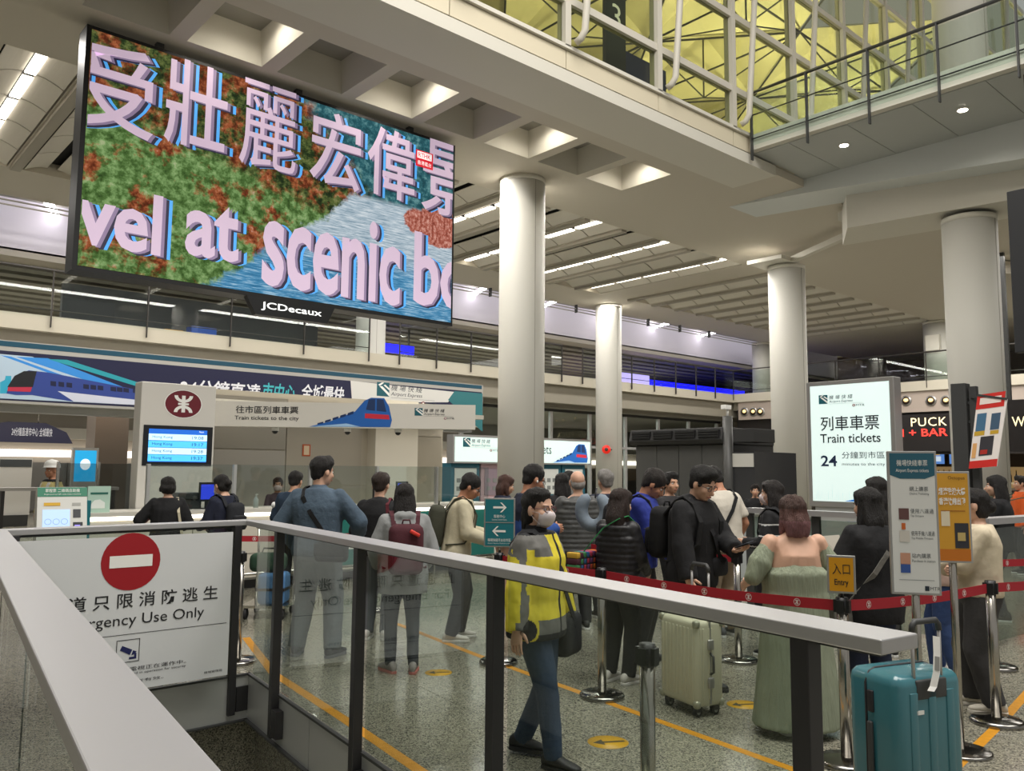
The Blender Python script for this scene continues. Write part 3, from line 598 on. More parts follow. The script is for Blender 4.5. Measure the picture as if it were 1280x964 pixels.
# ------------------------------------------------------------ the big LED screen
SX0, SX1, SZ0, SZ1, SY = 2.70, 8.64, 4.18, 7.33, 11.40
t = thing('video_wall', 'huge LED screen showing Chinese and English lettering over a river scene', 'screen', (5.67, 11.5, 4.1))
b = MB(); b.box(SX0-.06, SY+.005, SZ0-.06, SX1+.04, SY+.35, SZ1+.05); wchild(b, 'casing', M('screen_casing', '121214', .5), t)
for x in (3.6, 5.7, 7.8):
    b = MB(); b.box(x-.05, SY+.1, SZ1+.05, x+.05, SY+.2, 7.5); wchild(b, 'hanger', dark_metal, t)
def screen_mat():
    m = bpy.data.materials.new('river_video'); m.use_nodes = True; nt = m.node_tree; N = nt.nodes.new; L = nt.links.new; nt.nodes.clear()
    out = N('ShaderNodeOutputMaterial'); em = N('ShaderNodeEmission'); L(em.outputs[0], out.inputs[0]); em.inputs[1].default_value = .95
    g = N('ShaderNodeNewGeometry'); mp = N('ShaderNodeMapping'); mp.vector_type = 'POINT'
    mp.inputs['Location'].default_value = (-SX0/(SX1-SX0), 0, -SZ0/(SZ1-SZ0)); mp.inputs['Scale'].default_value = (1/(SX1-SX0), 0, 1/(SZ1-SZ0)); L(g.outputs['Position'], mp.inputs[0])
    sp = N('ShaderNodeSeparateXYZ'); L(mp.outputs[0], sp.inputs[0]); U, V = sp.outputs[0], sp.outputs[2]
    def noise(sc, det=6, str_=None, off=(0, 0, 0)):
        q = N('ShaderNodeMapping'); q.inputs['Scale'].default_value = str_ or (1.8, 1, 1); q.inputs['Location'].default_value = off; L(mp.outputs[0], q.inputs[0])
        n = N('ShaderNodeTexNoise'); n.inputs['Scale'].default_value = sc; n.inputs['Detail'].default_value = det; n.inputs['Roughness'].default_value = .7; L(q.outputs[0], n.inputs['Vector']); return n.outputs[0]
    def ramp(v, cs):
        r = N('ShaderNodeValToRGB'); e = r.color_ramp.elements
        while len(e) < len(cs): e.new(.5)
        for k, (p, c) in enumerate(cs): e[k].position = p; e[k].color = lin(c)
        L(v, r.inputs[0]); return r.outputs[0]
    def math_(op, a, b_=None, c=None):
        q = N('ShaderNodeMath'); q.operation = op
        for i, v in enumerate((a, b_, c)):
            if v is None: continue
            if isinstance(v, (int, float)): q.inputs[i].default_value = v
            else: L(v, q.inputs[i])
        return q.outputs[0]
    def mix(f, a, b_):
        q = N('ShaderNodeMix'); q.data_type = 'RGBA'; L(f, q.inputs[0]); L(a, q.inputs[6]); L(b_, q.inputs[7]); return q.outputs[2]
    def step(v, lo, hi):
        q = N('ShaderNodeMapRange'); q.inputs[1].default_value = lo; q.inputs[2].default_value = hi; L(v, q.inputs[0]); return q.outputs[0]
    fine = noise(24, 14); mid = noise(7, 4, off=(3, 0, 1)); wob = math_('MULTIPLY_ADD', noise(9, 5, off=(1, 0, 7)), .22, -.11)
    leaf = ramp(fine, [(.30, '0c100a'), (.46, '2a3820'), (.56, '5c6838'), (.70, '9a9868')])
    autumn = ramp(fine, [(.30, '1c0f0a'), (.46, '6a3420'), (.57, 'a8603c'), (.72, 'd8b0a0')])
    grass = ramp(fine, [(.30, '1c2c14'), (.46, '4c6a36'), (.58, '7fa064'), (.72, 'b8bc94')])
    blueleaf = ramp(fine, [(.3, '12222a'), (.5, '2f6068'), (.67, '78a8a8')])
    c = mix(step(mid, .47, .56), leaf, autumn)
    c = mix(step(math_('ADD', U, math_('ADD', wob, math_('MULTIPLY', V, .5))), .98, 1.03), c, blueleaf)
    # grass bank left of centre
    bank = math_('ADD', math_('ADD', V, math_('MULTIPLY', U, .45)), wob)
    c = mix(step(bank, .74, .69), c, mix(step(noise(6, 4, off=(5, 0, 2)), .52, .60), grass, autumn))
    # water: lower right
    wd_ = math_('SUBTRACT', math_('MULTIPLY_ADD', U, 1.5, -.30), V); wd_ = math_('ADD', wd_, wob)
    wave = noise(16, 6, (1.2, 1, 9)); pale = ramp(wave, [(.35, '6f8a9c'), (.5, 'aebfca'), (.64, 'dde4e8')]); deep = ramp(wave, [(.32, '1f5478'), (.5, '4d8fb8'), (.66, 'b8d6e6')])
    water = mix(step(V, .32, .20), pale, deep)
    lim = math_('MULTIPLY', step(wd_, .12, .15), step(V, .60, .57)); c = mix(lim, c, water)
    # red reeds at the right edge, bushes lower left
    dx = math_('SUBTRACT', U, .955); dy = math_('SUBTRACT', V, .52); rr = math_('ADD', math_('MULTIPLY', math_('MULTIPLY', dx, dx), 70), math_('MULTIPLY', math_('MULTIPLY', dy, dy), 90))
    reeds = ramp(noise(60, 6, (2, 1, .7)), [(.3, '4a1c14'), (.48, 'a85a4a'), (.64, 'e0a898')]); c = mix(step(math_('ADD', rr, math_('MULTIPLY', wob, 8)), 1.05, .9), c, reeds)
    L(c, em.inputs[0]); return m
pn = Panel((SX0, SY, SZ0), (1, 0, 0), (0, 0, 1)); SW, SH = SX1-SX0, SZ1-SZ0
vid = pn.rect(0, 0, SW, SH, screen_mat(), t, 'display', .0)
def screen_text(s, px0, py0, px1, py1, serif=False, clipr=False):
    a = at(px0, py1, Y=SY); c = at(px1, py0, Y=SY); x0, y0, w, h = a.x-SX0, a.z-SZ0, c.x-a.x, c.z-a.z
    for k, (dx, dy, m) in enumerate(((.13, -.03, K('4a9ae0', .9)), (.085, -.035, K('26233a', .8)), (.045, -.015, K('8a7898', .6)), (0, 0, K('c8b2c8', .7)))):
        o = pn.text(s, x0+dx, y0+dy, h, m, t, w=w, bold=0 if s == '麗' else .010 if not serif else .022, d=.004+.002*k, name='screen_lettering')
        bm = bmesh.new(); bm.from_mesh(o.data)
        for co, no in (((SX0+.01, SY, 5), (-1, 0, 0)), ((SX1-.01, SY, 5), (1, 0, 0))):
            bmesh.ops.bisect_plane(bm, geom=bm.verts[:]+bm.edges[:]+bm.faces[:], plane_co=co, plane_no=no, clear_outer=True)
        bm.to_mesh(o.data); bm.free()
for s, *bx in (('受', 88, 72, 196, 152), ('壯', 204, 92, 286, 176), ('麗', 298, 118, 372, 203), ('宏', 386, 152, 452, 226), ('偉', 458, 172, 519, 240), ('景', 526, 190, 590, 262)): screen_text(s, *bx)
for s, *bx in (('vel', 92, 246, 204, 303), ('at', 230, 262, 300, 318), ('scenic', 326, 285, 501, 356), ('boat', 516, 316, 634, 380)): screen_text(s, *bx, serif=True)
a = at(519, 207, Y=SY); pn.rect(a.x-SX0, a.z-SZ0, .36, .29, K('c81e2e', .8), t, 'station_logo', .014); pn.rect(a.x-SX0+.03, a.z-SZ0+.15, .30, .12, K('f4f4f4', .8), t, 'station_logo', .015)
pn.text('RTHK', a.x-SX0+.18, a.z-SZ0+.17, .08, K('c81e2e', .8), t, align='c', w=.26, d=.016, bold=.02); pn.text('香港電台', a.x-SX0+.18, a.z-SZ0+.035, .075, K('f4f4f4', .8), t, align='c', w=.29, d=.016)
t2 = thing('screen_nameplate', 'black nameplate reading JCDecaux under the big screen', 'sign', (5.65, 11.45, 3.85))
b = MB(); b.prism([(4.94, 11.38, 4.115), (6.36, 11.38, 4.115), (6.24, 11.38, 3.86), (5.08, 11.38, 3.86)], (0, .12, 0)); wchild(b, 'plate', M('nameplate_black', '17181a', .4), t2)
Panel((4.94, 11.38, 3.86), (1, 0, 0), (0, 0, 1)).text('JCDecaux', .71, .07, .13, K('f4f6f4', 1.2), t2, w=.98, align='c', bold=.012)
# ------------------------------------------------------------ long banner under the balcony
BY = 21.2; t = thing('train_banner', 'long dark blue banner with a train under the far balcony', 'banner', (6, BY, 3.1))
b = MB(); b.box(-5, BY, 3.02, 17.45, BY+.5, 4.42); wchild(b, 'frame', M('banner_frame', 'b4b2ac', .5), t)
pn = Panel((-5, BY, 3.02), (1, 0, 0), (0, 0, 1)); gl = .22
navy = K('15173c', .12); pn.rect(0, 1.26, 22.4, .12, K('0e4458', .2), t, 'top_stripe', .003); pn.rect(0, .06, 22.4, 1.10, navy, t, 'ground', .003)
def bp(x, y): p = at(x, y, Y=BY); return (p.x+5, p.z-3.02)
pn.poly([bp(-30, 440), bp(40, 446), bp(176, 498), bp(160, 506), bp(0, 498), bp(-40, 498)], K('a9bccb', .3), t, 'sky', .004)
pn.polys([[bp(20, 446), bp(60, 448), bp(180, 494), bp(180, 500)], [bp(0, 444), bp(14, 446), bp(180, 506), bp(180, 510)]], K('2f7ec4', .4), t, 'blue_ray', .005)
pn.polys([[bp(60, 449), bp(84, 450), bp(200, 487), bp(200, 492)]], K('1f8a96', .4), t, 'teal_ray', .006)
pn.polys([[bp(0, 492), bp(0, 478), bp(6, 475), bp(7, 470), bp(14, 470), bp(14, 492)]], K('2c9ab8', .3), t, 'skyline', .005)
pn.poly([bp(8, 492), bp(12, 480), bp(24, 467), bp(36, 463), bp(62, 466), bp(180, 489), bp(180, 507), bp(90, 502), bp(40, 494), bp(20, 494)], K('2b3f86', .25), t, 'train_body', .007)
pn.poly([bp(9, 484), bp(18, 470), bp(30, 464), bp(46, 464), bp(41, 484)], K('16181e', .1), t, 'train_windscreen', .009)
pn.poly([bp(10, 484), bp(40, 484), bp(38, 490), bp(9, 489)], K('b02840', .3), t, 'train_light_bar', .010)
pn.poly([bp(72, 489), bp(180, 501), bp(180, 507), bp(92, 502)], K('c3c6d2', .3), t, 'train_flank', .010)
pn.polys([[bp(x, 476+.095*(x-60)), bp(x+7, 476.8+.095*(x-60)), bp(x+7, 483+.085*(x-60)), bp(x, 482+.085*(x-60))] for x in (63, 73, 83, 104, 113, 122, 138, 146, 154, 166, 174)], K('151b40', .1), t, 'train_window', .010)
pn.text('24分鐘直達', *bp(222, 497), .50, K('d8d8dc', .3), t, w=bp(325, 500)[0]-bp(222, 497)[0], bold=.02, shear=.2, d=.006)
pn.text('市中心', *bp(328, 499), .46, K('3fa8b0', .3), t, w=bp(368, 500)[0]-bp(328, 500)[0], bold=.02, shear=.2, d=.006)
pn.text('全城最快', *bp(376, 500), .46, K('d8d8dc', .3), t, w=bp(430, 500)[0]-bp(376, 500)[0], bold=.02, shear=.2, d=.006)
pn.poly([bp(438, 476), bp(568, 490), bp(560, 503), bp(440, 503)], K('d3d1cb', .2), t, 'white_field', .005); ex = bp(445, 498); ae_logo(pn, ex[0]+.7, ex[1]+.12, .42, t, .1, d=.007)
pn.poly([bp(568, 489), bp(603, 492), bp(603, 540), bp(560, 500)], K('2c6f74', .2), t, 'teal_field', .006)
# ------------------------------------------------------------ hall under the balcony
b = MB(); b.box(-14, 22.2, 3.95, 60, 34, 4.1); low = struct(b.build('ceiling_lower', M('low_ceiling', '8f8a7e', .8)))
b = MB(); b.box(-14, 21.7, 2.86, 17.4, 22.2, 3.02); struct(b.build('trim_6', soft_grey))
b = MB(); b.box(-14, 33.5, 0, 60, 33.8, 4.1); wb = struct(b.build('wall_hall', M('hall_wall', 'a7a196', .7)))
q = MB(); q.box(.02, 33.42, .05, 1.58, 33.5, 1.75); pme2 = q.mesh('wall_panel', M('brushed_panel', '8e8c88', .3, metal=.6))
for k in range(30): inst('wall_panel', pme2, wb, (-8+1.6*k, 0, 0))
b = MB(); b.box(-12, 33.3, 1.95, 40, 33.5, 2.2); b.build('light_band', M('cove_light', 'fff2e4', .5, emit=2.2), wb)
b = MB(); b.box(-12, 33.2, 2.6, 40, 33.5, 3.0); b.build('bulkhead', white2, wb)
t = thing('hanging_banner', 'dark banner in the hall at far left under the big banner', 'banner', (6.2, 29, 2.95)); p0 = at(-20, 552, Y=29); p1 = at(92, 537, Y=29)
b = MB(); b.prism([(p0.x-1, 29, p0.z), (p1.x, 29, p0.z), (p1.x-.2, 29, p0.z+.35), (p1.x-.8, 29, p0.z+.62), (p0.x+.6, 29, p0.z+.62), (p0.x-1, 29, p0.z+.3)], (0, .08, 0)); wchild(b, 'sheet', K('1a1a34', .08), t)
Panel((p0.x, 29, p0.z), (1, 0, 0), (0, 0, 1)).text('24分鐘直達市中心 全城最快', .7, .2, .26, K('c8c8cc', .2), t, w=p1.x-p0.x-1.3)
b = MB()
for x in (p0.x, p1.x-1): b.cyl((x, 29.04, p0.z+.55), (x, 29.04, 3.95), .015, n=6)
wchild(b, 'cable', steel, t)
def rectthing(name, label, cat, box_, mat, bev=.01): tag(MB().box(*box_).build(name, mat, bevel=bev), label, cat)
t = thing('digital_totem', 'tall blue lit advertising screen in the far left hall', 'screen', (6.0, 22.9, 0)); p = at(106, 590, Y=22.9)
b = MB(); b.box(p.x-.3, 22.9, 0, p.x+.3, 23.05, 2.1); wchild(b, 'cabinet', soft_grey, t); Panel((p.x-.3, 22.9, 0), (1, 0, 0), (0, 0, 1)).rect(.05, 1.25, .5, .78, K('1fa0d8', .9), t, 'display', .004)
Panel((p.x-.3, 22.9, 0), (1, 0, 0), (0, 0, 1)).disc(.3, 1.68, .12, K('e8f6ff', .9), t, .14, 'figure', .006)
p = at(135, 530, Y=26); t = thing('square_pillar', 'dark square pillar in the far left hall', 'pillar', (p.x, 26, 0)); MB().box(-.45, -.45, 0, .45, .45, 3.95).build('shaft', M('brown_pillar', '5f564c', .5), t); MB().box(-.5, -.5, 0, .5, .5, .25).build('plinth', steel, t)
p = at(150, 560, Y=22.6); rectthing('orange_sign', 'orange sign bar hanging in the far left hall behind the ticket totem', 'sign', (p.x-.8, 24, 3.0, p.x+1.2, 24.1, 3.95), K('c07e14', .3))
p = at(40, 600, Y=24)
t = thing('notice_stand', 'white notice stand in the far left hall', 'stand', (p.x, 26, 0)); MB().box(-.4, 0, .3, .4, .06, 1.85).build('board', K('cfcdc6'), t); MB().box(-.35, -.1, 0, .35, .2, .3).build('base', dark_metal, t); MB().box(-.38, -.01, 1.6, .38, 0, 1.8).build('header', K('44484a'), t)
t = thing('barrier_table', 'low grey bench rail in the far left hall', 'bench', (p.x+.5, 24, 0)); MB().box(-1.2, 0, 1.0, 1.6, .5, 1.08).build('top', alu, t)
for x in (-1.1, .2, 1.5): MB().box(x-.04, .1, 0, x+.04, .4, 1.0).build('leg', black_metal, t)
# ------------------------------------------------------------ ticket counter
CY = 10.95; CX0, CX1 = 2.85, 9.35
t = thing('ticket_counter', 'long pale ticket counter with a glowing strip below its top', 'counter', (6, CY, 0))
face = M('counter_front', 'cfc9bb', .45); n = 5; W = (CX1-CX0)/n
for k in range(n):
    b = MB(); b.box(CX0+W*k+.006, CY, .16, CX0+W*(k+1)-.006, CY+.06, .98); wchild(b, 'front_panel', face, t)
b = MB(); b.box(CX0, CY+.06, .12, CX1, CY+.75, .98); wchild(b, 'body', soft_grey, t)
b = MB(); b.box(CX0+.05, CY+.14, 0, CX1-.05, CY+.7, .12); wchild(b, 'plinth', dark_metal, t)
b = MB(); b.box(CX0-.02, CY-.05, 1.03, CX1+.02, CY+.78, 1.08); wchild(b, 'worktop', M('worktop', 'd5d1c6', .3), t)
b = MB(); b.box(CX0, CY-.02, .985, CX1, CY+.04, 1.025); wchild(b, 'light_strip', M('counter_strip', 'fff8ea', .5, emit=4.5), t)
b = MB(); b.cyl((CX0+.2, CY-.12, .22), (CX1, CY-.12, .22), .02, n=8); wchild(b, 'foot_rail', steel, t)
for k in range(6):
    x = CX0+.3+k*1.2; b = MB(); b.box(x-.015, CY-.14, .0, x+.015, CY+.02, .22); wchild(b, 'rail_bracket', steel, t)
pn = Panel((CX0, CY, 0), (1, 0, 0), (0, 0, 1))
pn.poly([(3.25, .2), (3.25, .97), (3.9, .97), (4.3, .2)], K('1c6f66'), t, 'teal_graphic', .004); pn.rect(4.75, .2, 1.7, .77, K('1c6f66'), t, 'teal_graphic', .004)
pn.poly([(3.5, .45), (3.9, .9), (4.2, .9), (3.8, .45)], wht, t, 'white_ray', .005)
sk = [[(1.0+.09*k, .48), (1.0+.09*k, .48+h), (1.0+.09*k+.01, .48+h), (1.0+.09*k+.01, .48)] for k, h in enumerate((.05, .12, .09, .2, .26, .16, .1, .14, .07, .05, .11))]+[[(.95, .475), (2.2, .475), (2.2, .485), (.95, .485)]]
pn.polys(sk, K('8a877e'), t, 'skyline_print', .004)
cg = glass('counter_glass', 'e9eeec', 1.5, 0, 1.3)
t = thing('counter_screen', 'row of clear glass guard panes standing on the ticket counter', 'screen', (6, CY+.1, 1.08)); gx = CX0+.75
while gx < CX1-.2:
    x1 = min(gx+1.12, CX1); b = MB(); b.box(gx+.02, CY+.12, 1.10, x1-.02, CY+.132, 1.68); wchild(b, 'glass_pane', cg, t)
    b = MB(); b.box(gx-.025, CY+.10, 1.08, gx+.015, CY+.16, 1.68); wchild(b, 'post', soft_grey, t); gx += 1.14
# side glass left of the totem
t = thing('glass_partition', 'frosted glass partition left of the ticket totem', 'partition', (3.0, 12.3, 0)); 
for k in range(2):
    b = MB(); b.box(2.85+.5*k, 12.3, .1, 3.31+.5*k, 12.312, 1.68); wchild(b, 'glass_pane', glass('smoked_glass', 'd6dada', 1.5, .05, 1.0), t)
    b = MB(); b.box(2.82+.5*k, 12.28, 0, 2.85+.5*k, 12.33, 1.7); wchild(b, 'post', steel, t)
# totem with timetable
t = thing('ticket_totem', 'white totem with a maroon railway emblem and departure display', 'totem', (4.1, 11.85, 0)); TY = 11.75
b = MB(); b.box(3.67, TY, 0, 4.70, TY+.28, 2.80); wchild(b, 'body', M('totem_white', 'd6d2ca', .4), t, .01)
pn = Panel((3.67, TY, 0), (1, 0, 0), (0, 0, 1)); roundel(pn, .57, 2.52, .25, .19, t, '6a1424')
pn.rect(.05, 1.66, .95, .55, K('0c0e16'), t, 'display_bezel', .01); pn.rect(.12, 1.71, .80, .45, K('1c5fc0', .9), t, 'display', .014)
for k, tm_ in enumerate(('19:08', '19:17', '19:28', '19:37')):
    y = 1.72+.095*(3-k); pn.rect(.12, y, .80, .088, K('bfe4fa' if k % 2 == 0 else '4fb8ee', .95), t, 'timetable_row', .016)
    pn.text('Hong Kong', .17, y+.02, .045, K('27486a', .4), t, w=.27, d=.018); pn.text(tm_, .87, y+.022, .045, K('27486a', .4), t, w=.16, d=.018, align='r')
pn.text('Next', .87, 2.125, .022, K('e8f4ff', .9), t, d=.018, align='r')
# canopy board over the counter
t = thing('ticket_board', 'white overhead board reading Train tickets to the city', 'sign', (6.4, 11.2, 2.25)); A = Vector((4.72, 12.25, 2.25)); B = Vector((7.99, 9.88, 2.25)); u = (B-A).normalized(); W = (B-A).length
nb = Vector((-u.y, u.x, 0)); b = MB(); b.prism([A, B, B+Vector((0, 0, .375)), A+Vector((0, 0, .375))], nb*.18); wchild(b, 'board', M('board_white', 'd4d0c6', .45), t)
pn = Panel(A, u, (0, 0, 1))
def kp(x): # pixel column to distance along the board
    d = CF+CR*((x-640)/FPX); k = (A.x*d.y-A.y*d.x)/(d.x*u.y-d.y*u.x); return k
pn.text('往市區列車車票', kp(296), .195, .115, blk, t, w=kp(374)-kp(296), bold=.012); pn.text('Train tickets to the city', kp(295), .085, .075, blk, t, w=kp(375)-kp(295), bold=.01)
train_art(pn, kp(388), .01, kp(491)-kp(388), .46, t); ae_logo(pn, kp(519), .2, .115, t)
for i, px in enumerate((365, 398, 436, 500, 530)):
    q = A+u*kp(px)+nb*.35; downlight(q.x, q.y, 2.30, 0, 'tiny flush downlight behind the train tickets board, '+ORD[i]+' from the left', group='flush lights behind the ticket board', size=.5)
b = MB(); b.prism([A+nb*.05+Vector((0, 0, .07)), B+nb*.05+Vector((0, 0, .07)), B+nb*.9+Vector((0, 0, .07)), A+nb*.9+Vector((0, 0, .07))], (0, 0, .1)); wchild(b, 'canopy', white2, t)
for px in (342, 434, 498):
    q = A+u*kp(px)+nb*.25; c = thing('dome_camera', 'white dome security camera under the ticket board, '+{342: 'left one', 434: 'middle one', 498: 'right one'}[px], 'camera', (q.x, q.y, 2.17), 0, 'dome cameras under the ticket board')
    b = MB(); b.cyl((0, 0, .03), (0, 0, .15), .055, n=16); b.build('housing', wht, c); b = MB(); b.ell((0, 0, .03), (.045, .045, .045)); b.build('dome', K('15161a'), c)
for (px, d_, l) in ((286, 11.6, 'left post'), (596, 11.8, 'right post')): pass
# office wall behind the counter
OY = 14.2; b = MB(); b.box(4.75, OY, 0, 10.6, OY+.2, 3.0); ow = struct(b.build('wall_office', M('office_wall', 'b3ab9a', .5)))
for k, (x0, x1, z0, z1, m) in enumerate(((5.0, 7.0, 0, 1.95, 'b0aaa0'), (5.0, 7.0, 1.97, 2.9, '9a9488'), (7.02, 8.6, 0, 2.9, 'aaa293'), (9.8, 10.55, 0, 2.3, 'a8a090'), (9.8, 10.55, 2.32, 2.9, 'b4ac9c'))):
    MB().box(x0, OY-.03, z0, x1, OY, z1).build('wall_panel', M('panel_'+m, m, .3, metal=.45 if x0 < 7 else .1), ow)
MB().box(8.75, OY-.3, 0, 9.75, OY, 3.0).build('pilaster', M('pilaster', 'd9d2c2', .6), ow)
downlight(9.2, 13.6, 2.75, 14, 'small downlight shining on the pale pilaster behind the counter', 120, size=.6)
MB().box(4.75, 12.6, 2.62, 10.4, 14.2, 2.7).build('office_ceiling', white2, ow)
area('office_light', (8.5, 13.0, 2.55), 6, .5, 30)
for (px, py, l) in ((383, 563, 'small orange notice'),):
    p = at(px, py, Y=OY-.04); t = thing('wall_notice', 'small orange framed notice on the office wall', 'notice', (p.x, OY-.045, p.z)); MB().box(-.08, 0, -.11, .08, .01, .11).build('frame', K('c0572a'), t); MB().box(-.055, -.003, -.085, .055, 0, .085).build('sheet', K('e0c8a8'), t)
p = at(493, 588, Y=OY-.04); rectthing('label_plate', 'small black label plate on the office wall', 'plate', (p.x-.16, OY-.045, p.z-.03, p.x+.16, OY-.032, p.z+.03), blk, .003)
# monitors and things on the counter
def monitor(x, y, z, rz, label, blue=True):
    t = thing('monitor', label, 'monitor', (x, y, z), rz); b = MB(); b.box(-.11, -.02, .10, .11, .02, .36); b.build('housing', black_metal, t, .006)
    b = MB(); b.box(-.09, -.024, .13, .09, -.02, .33); b.build('display', K('2f42d8', .9) if blue else K('c8d2d8', .5), t); b = MB(); b.box(-.07, -.05, 0, .07, .07, .015); b.box(-.02, -.01, .01, .02, .02, .12); b.build('stand', black_metal, t)
p = at(258, 632, Y=11.25); monitor(p.x, 11.25, 1.08, 0, 'small monitor with a blue display beside the masked woman')
p = at(502, 630, Y=11.25); monitor(p.x, 11.25, 1.08, 0, 'small monitor with a blue display in front of the man in black')
p = at(472, 630, Y=11.3); monitor(p.x, 11.3, 1.08, .3, 'small pale monitor left of the man in black', False)
p = at(233, 628, Y=11.4); t = thing('ticket_printer', 'grey ticket printer on the counter behind the woman in black', 'printer', (p.x, 11.4, 1.08)); MB().box(-.16, -.12, 0, .16, .12, .22).build('body', dark_metal, t, .01); MB().box(-.1, -.125, .12, .1, -.12, .14).build('slot', blk, t)
t = thing('leaflet_stand', 'pale green leaflet stand on the left end of the counter', 'stand', (3.02, 11.05, 1.08)); MB().box(-.13, 0, 0, .13, .02, .32).build('card', K('b5d2c2'), t); MB().box(-.13, .02, 0, .13, .12, .02).build('foot', K('d8dcd6'), t)
Panel((2.89, 11.05, 1.08), (1, 0, 0), (0, 0, 1)).rect(.03, .22, .2, .025, K('2c6a5c'), t, 'heading', .003); Panel((2.89, 11.05, 1.08), (1, 0, 0), (0, 0, 1)).polys([[(.04, .05), (.2, .05), (.2, .12), (.14, .16), (.08, .15), (.04, .1)]], K('e9efe9'), t, 'drawing', .003)
p = at(365, 625, Y=11.2); t = thing('card_holder', 'small patterned card box on the counter', 'box', (p.x, 11.2, 1.08)); MB().box(-.09, -.05, 0, .09, .05, .1).build('body', K('b9c6d8'), t); MB().box(-.07, -.052, .03, .07, -.05, .07).build('label', K('4f76b8'), t)
p = at(320, 625, Y=11.2); t = thing('hand_gel_bottle', 'clear pump bottle on the counter', 'bottle', (p.x, 11.2, 1.08)); q = MB(); q.lathe([(.035, 0), (.035, .12), (.015, .14), (.015, .16)], n=14); q.build('body', K('c8ccca'), t); q = MB(); q.cyl((0, 0, .16), (0, 0, .19), .012); q.box(-.01, -.05, .185, .01, .0, .195); q.build('pump', wht, t)
# ticket machine and teal panel at the left end
t = thing('ticket_machine', 'white self service ticket machine with green header and lit display', 'machine', (2.25, 9.6, 0)); u = Vector((1, -.12, 0)).normalized(); A = Vector((2.04, 9.55, 0)); nb = Vector((-u.y, u.x, 0))
b = MB(); pr = [(0, 0), (.0, .95), (.17, 1.42), (.34, 1.42), (.34, 0)]; b.loft([[A+u*x+nb*a+Vector((0, 0, z)) for a, z in pr] for x in (0, .46)], 0, False); wchild(b, 'cabinet', M('machine_white', 'd8d8d2', .4), t)
sl_ = (nb*.17+Vector((0, 0, .47))).normalized(); pn = Panel(A+Vector((0, 0, .95)), u, sl_)
pn.rect(0, .40, .46, .10, K('2c7a5e', .1), t, 'header', .004); pn.text('單程票 二維碼自助機', .23, .445, .04, wht, t, w=.32, align='c', d=.006); pn.text('Single journey QR code ticket machine', .23, .415, .016, wht, t, w=.34, align='c', d=.006)
pn.rect(.05, .02, .25, .24, K('a9c4e2', .7), t, 'display', .004); 
for k in range(3): pn.polys(arc_band(.10+.075*k, .13, .028, .031, 0, 2*PI, 20), K('5a86b8', .3), t, 'button_ring', .006)
pn.rect(.33, .17, .07, .09, K('3a3c40'), t, 'card_slot', .004); pn.rect(.33, .03, .09, .09, K('23242a'), t, 'reader', .004); pn.rect(.345, .06, .05, .03, K('8a7ae8', .8), t, 'reader_display', .006); pn.rect(.06, .30, .15, .035, K('d8a818'), t, 'notice', .004); pn.rect(.32, .30, .08, .03, K('a8a8a2'), t, 'notice', .004)
t = thing('end_partition', 'teal end partition between the ticket machine and the counter', 'partition', (2.7, 10.6, 0)); b = MB(); b.prism([(2.60, 10.5, 0), (2.79, 10.5, 0), (2.79, 11.6, 0), (2.60, 11.6, 0)], (0, 0, 1.25)); wchild(b, 'board', K('15707a'), t, .006)
b = MB(); b.box(2.59, 10.47, 0, 2.81, 11.63, .08); wchild(b, 'base', dark_metal, t)
# ------------------------------------------------------------ lit ticket desk sign further off
t = thing('desk_lightbox', 'wide lit sign with a blue train above the far ticket machines', 'sign', (15, 16, 1.75)); p0 = at(566, 579, Y=16); p1 = at(739, 551, Y=16); ly = 16
b = MB(); b.box(p0.x, ly, p0.z, p1.x, ly+.25, p1.z+.02); wchild(b, 'frame', alu, t); pn = Panel((p0.x, ly, p0.z), (1, 0, 0), (0, 0, 1)); w, h = p1.x-p0.x, p1.z-p0.z
pn.rect(.05, .04, w-.1, h-.08, K('d8ece8', .5), t, 'lit_face', .004); ae_logo(pn, .3, .4, .22, t, .35, d=.006); pn.text('Train tickets', w*.68, .28, .24, K('23272e'), t, w=1.5, align='r', d=.006); train_art(pn, w*.69, .05, w*.28, h*.78, t, .5, d=.006)
b = MB(); b.box(p0.x+.1, ly+.06, 0, p1.x-.1, ly+.6, p0.z); b.build('x', teal); bpy.data.objects.remove(bpy.data.objects['x'])
for k in range(5):
    x = p0.x+.05+k*.95; tt = thing('ticket_machine', ('teal', 'pink fronted', 'teal', 'teal', 'teal')[k]+' ticket machine under the far lit sign, '+('leftmost', 'second', 'middle', 'fourth', 'rightmost')[k]+' of the row', 'machine', (x+.42, ly+.3, 0), 0, 'ticket machines under the far lit sign')
    b = MB(); b.box(-.45, -.2, 0, .45, .3, p0.z); b.build('cabinet', K('1c5f72') if k != 1 else K('b89aa0'), tt, .01); b = MB(); b.box(-.34, -.215, 1.0, .34, -.2, p0.z-.12); b.build('panel', K('cfd2ce') if k != 1 else K('8a7a84'), tt); b = MB()
    for i in range(2):
        for j in range(3): b.box(-.28+.2*j, -.222, 1.12+.2*i, -.16+.2*j, -.215, 1.22+.2*i)
    tag(b.build('buttons', K('7c807e'), tt), kind='stuff')
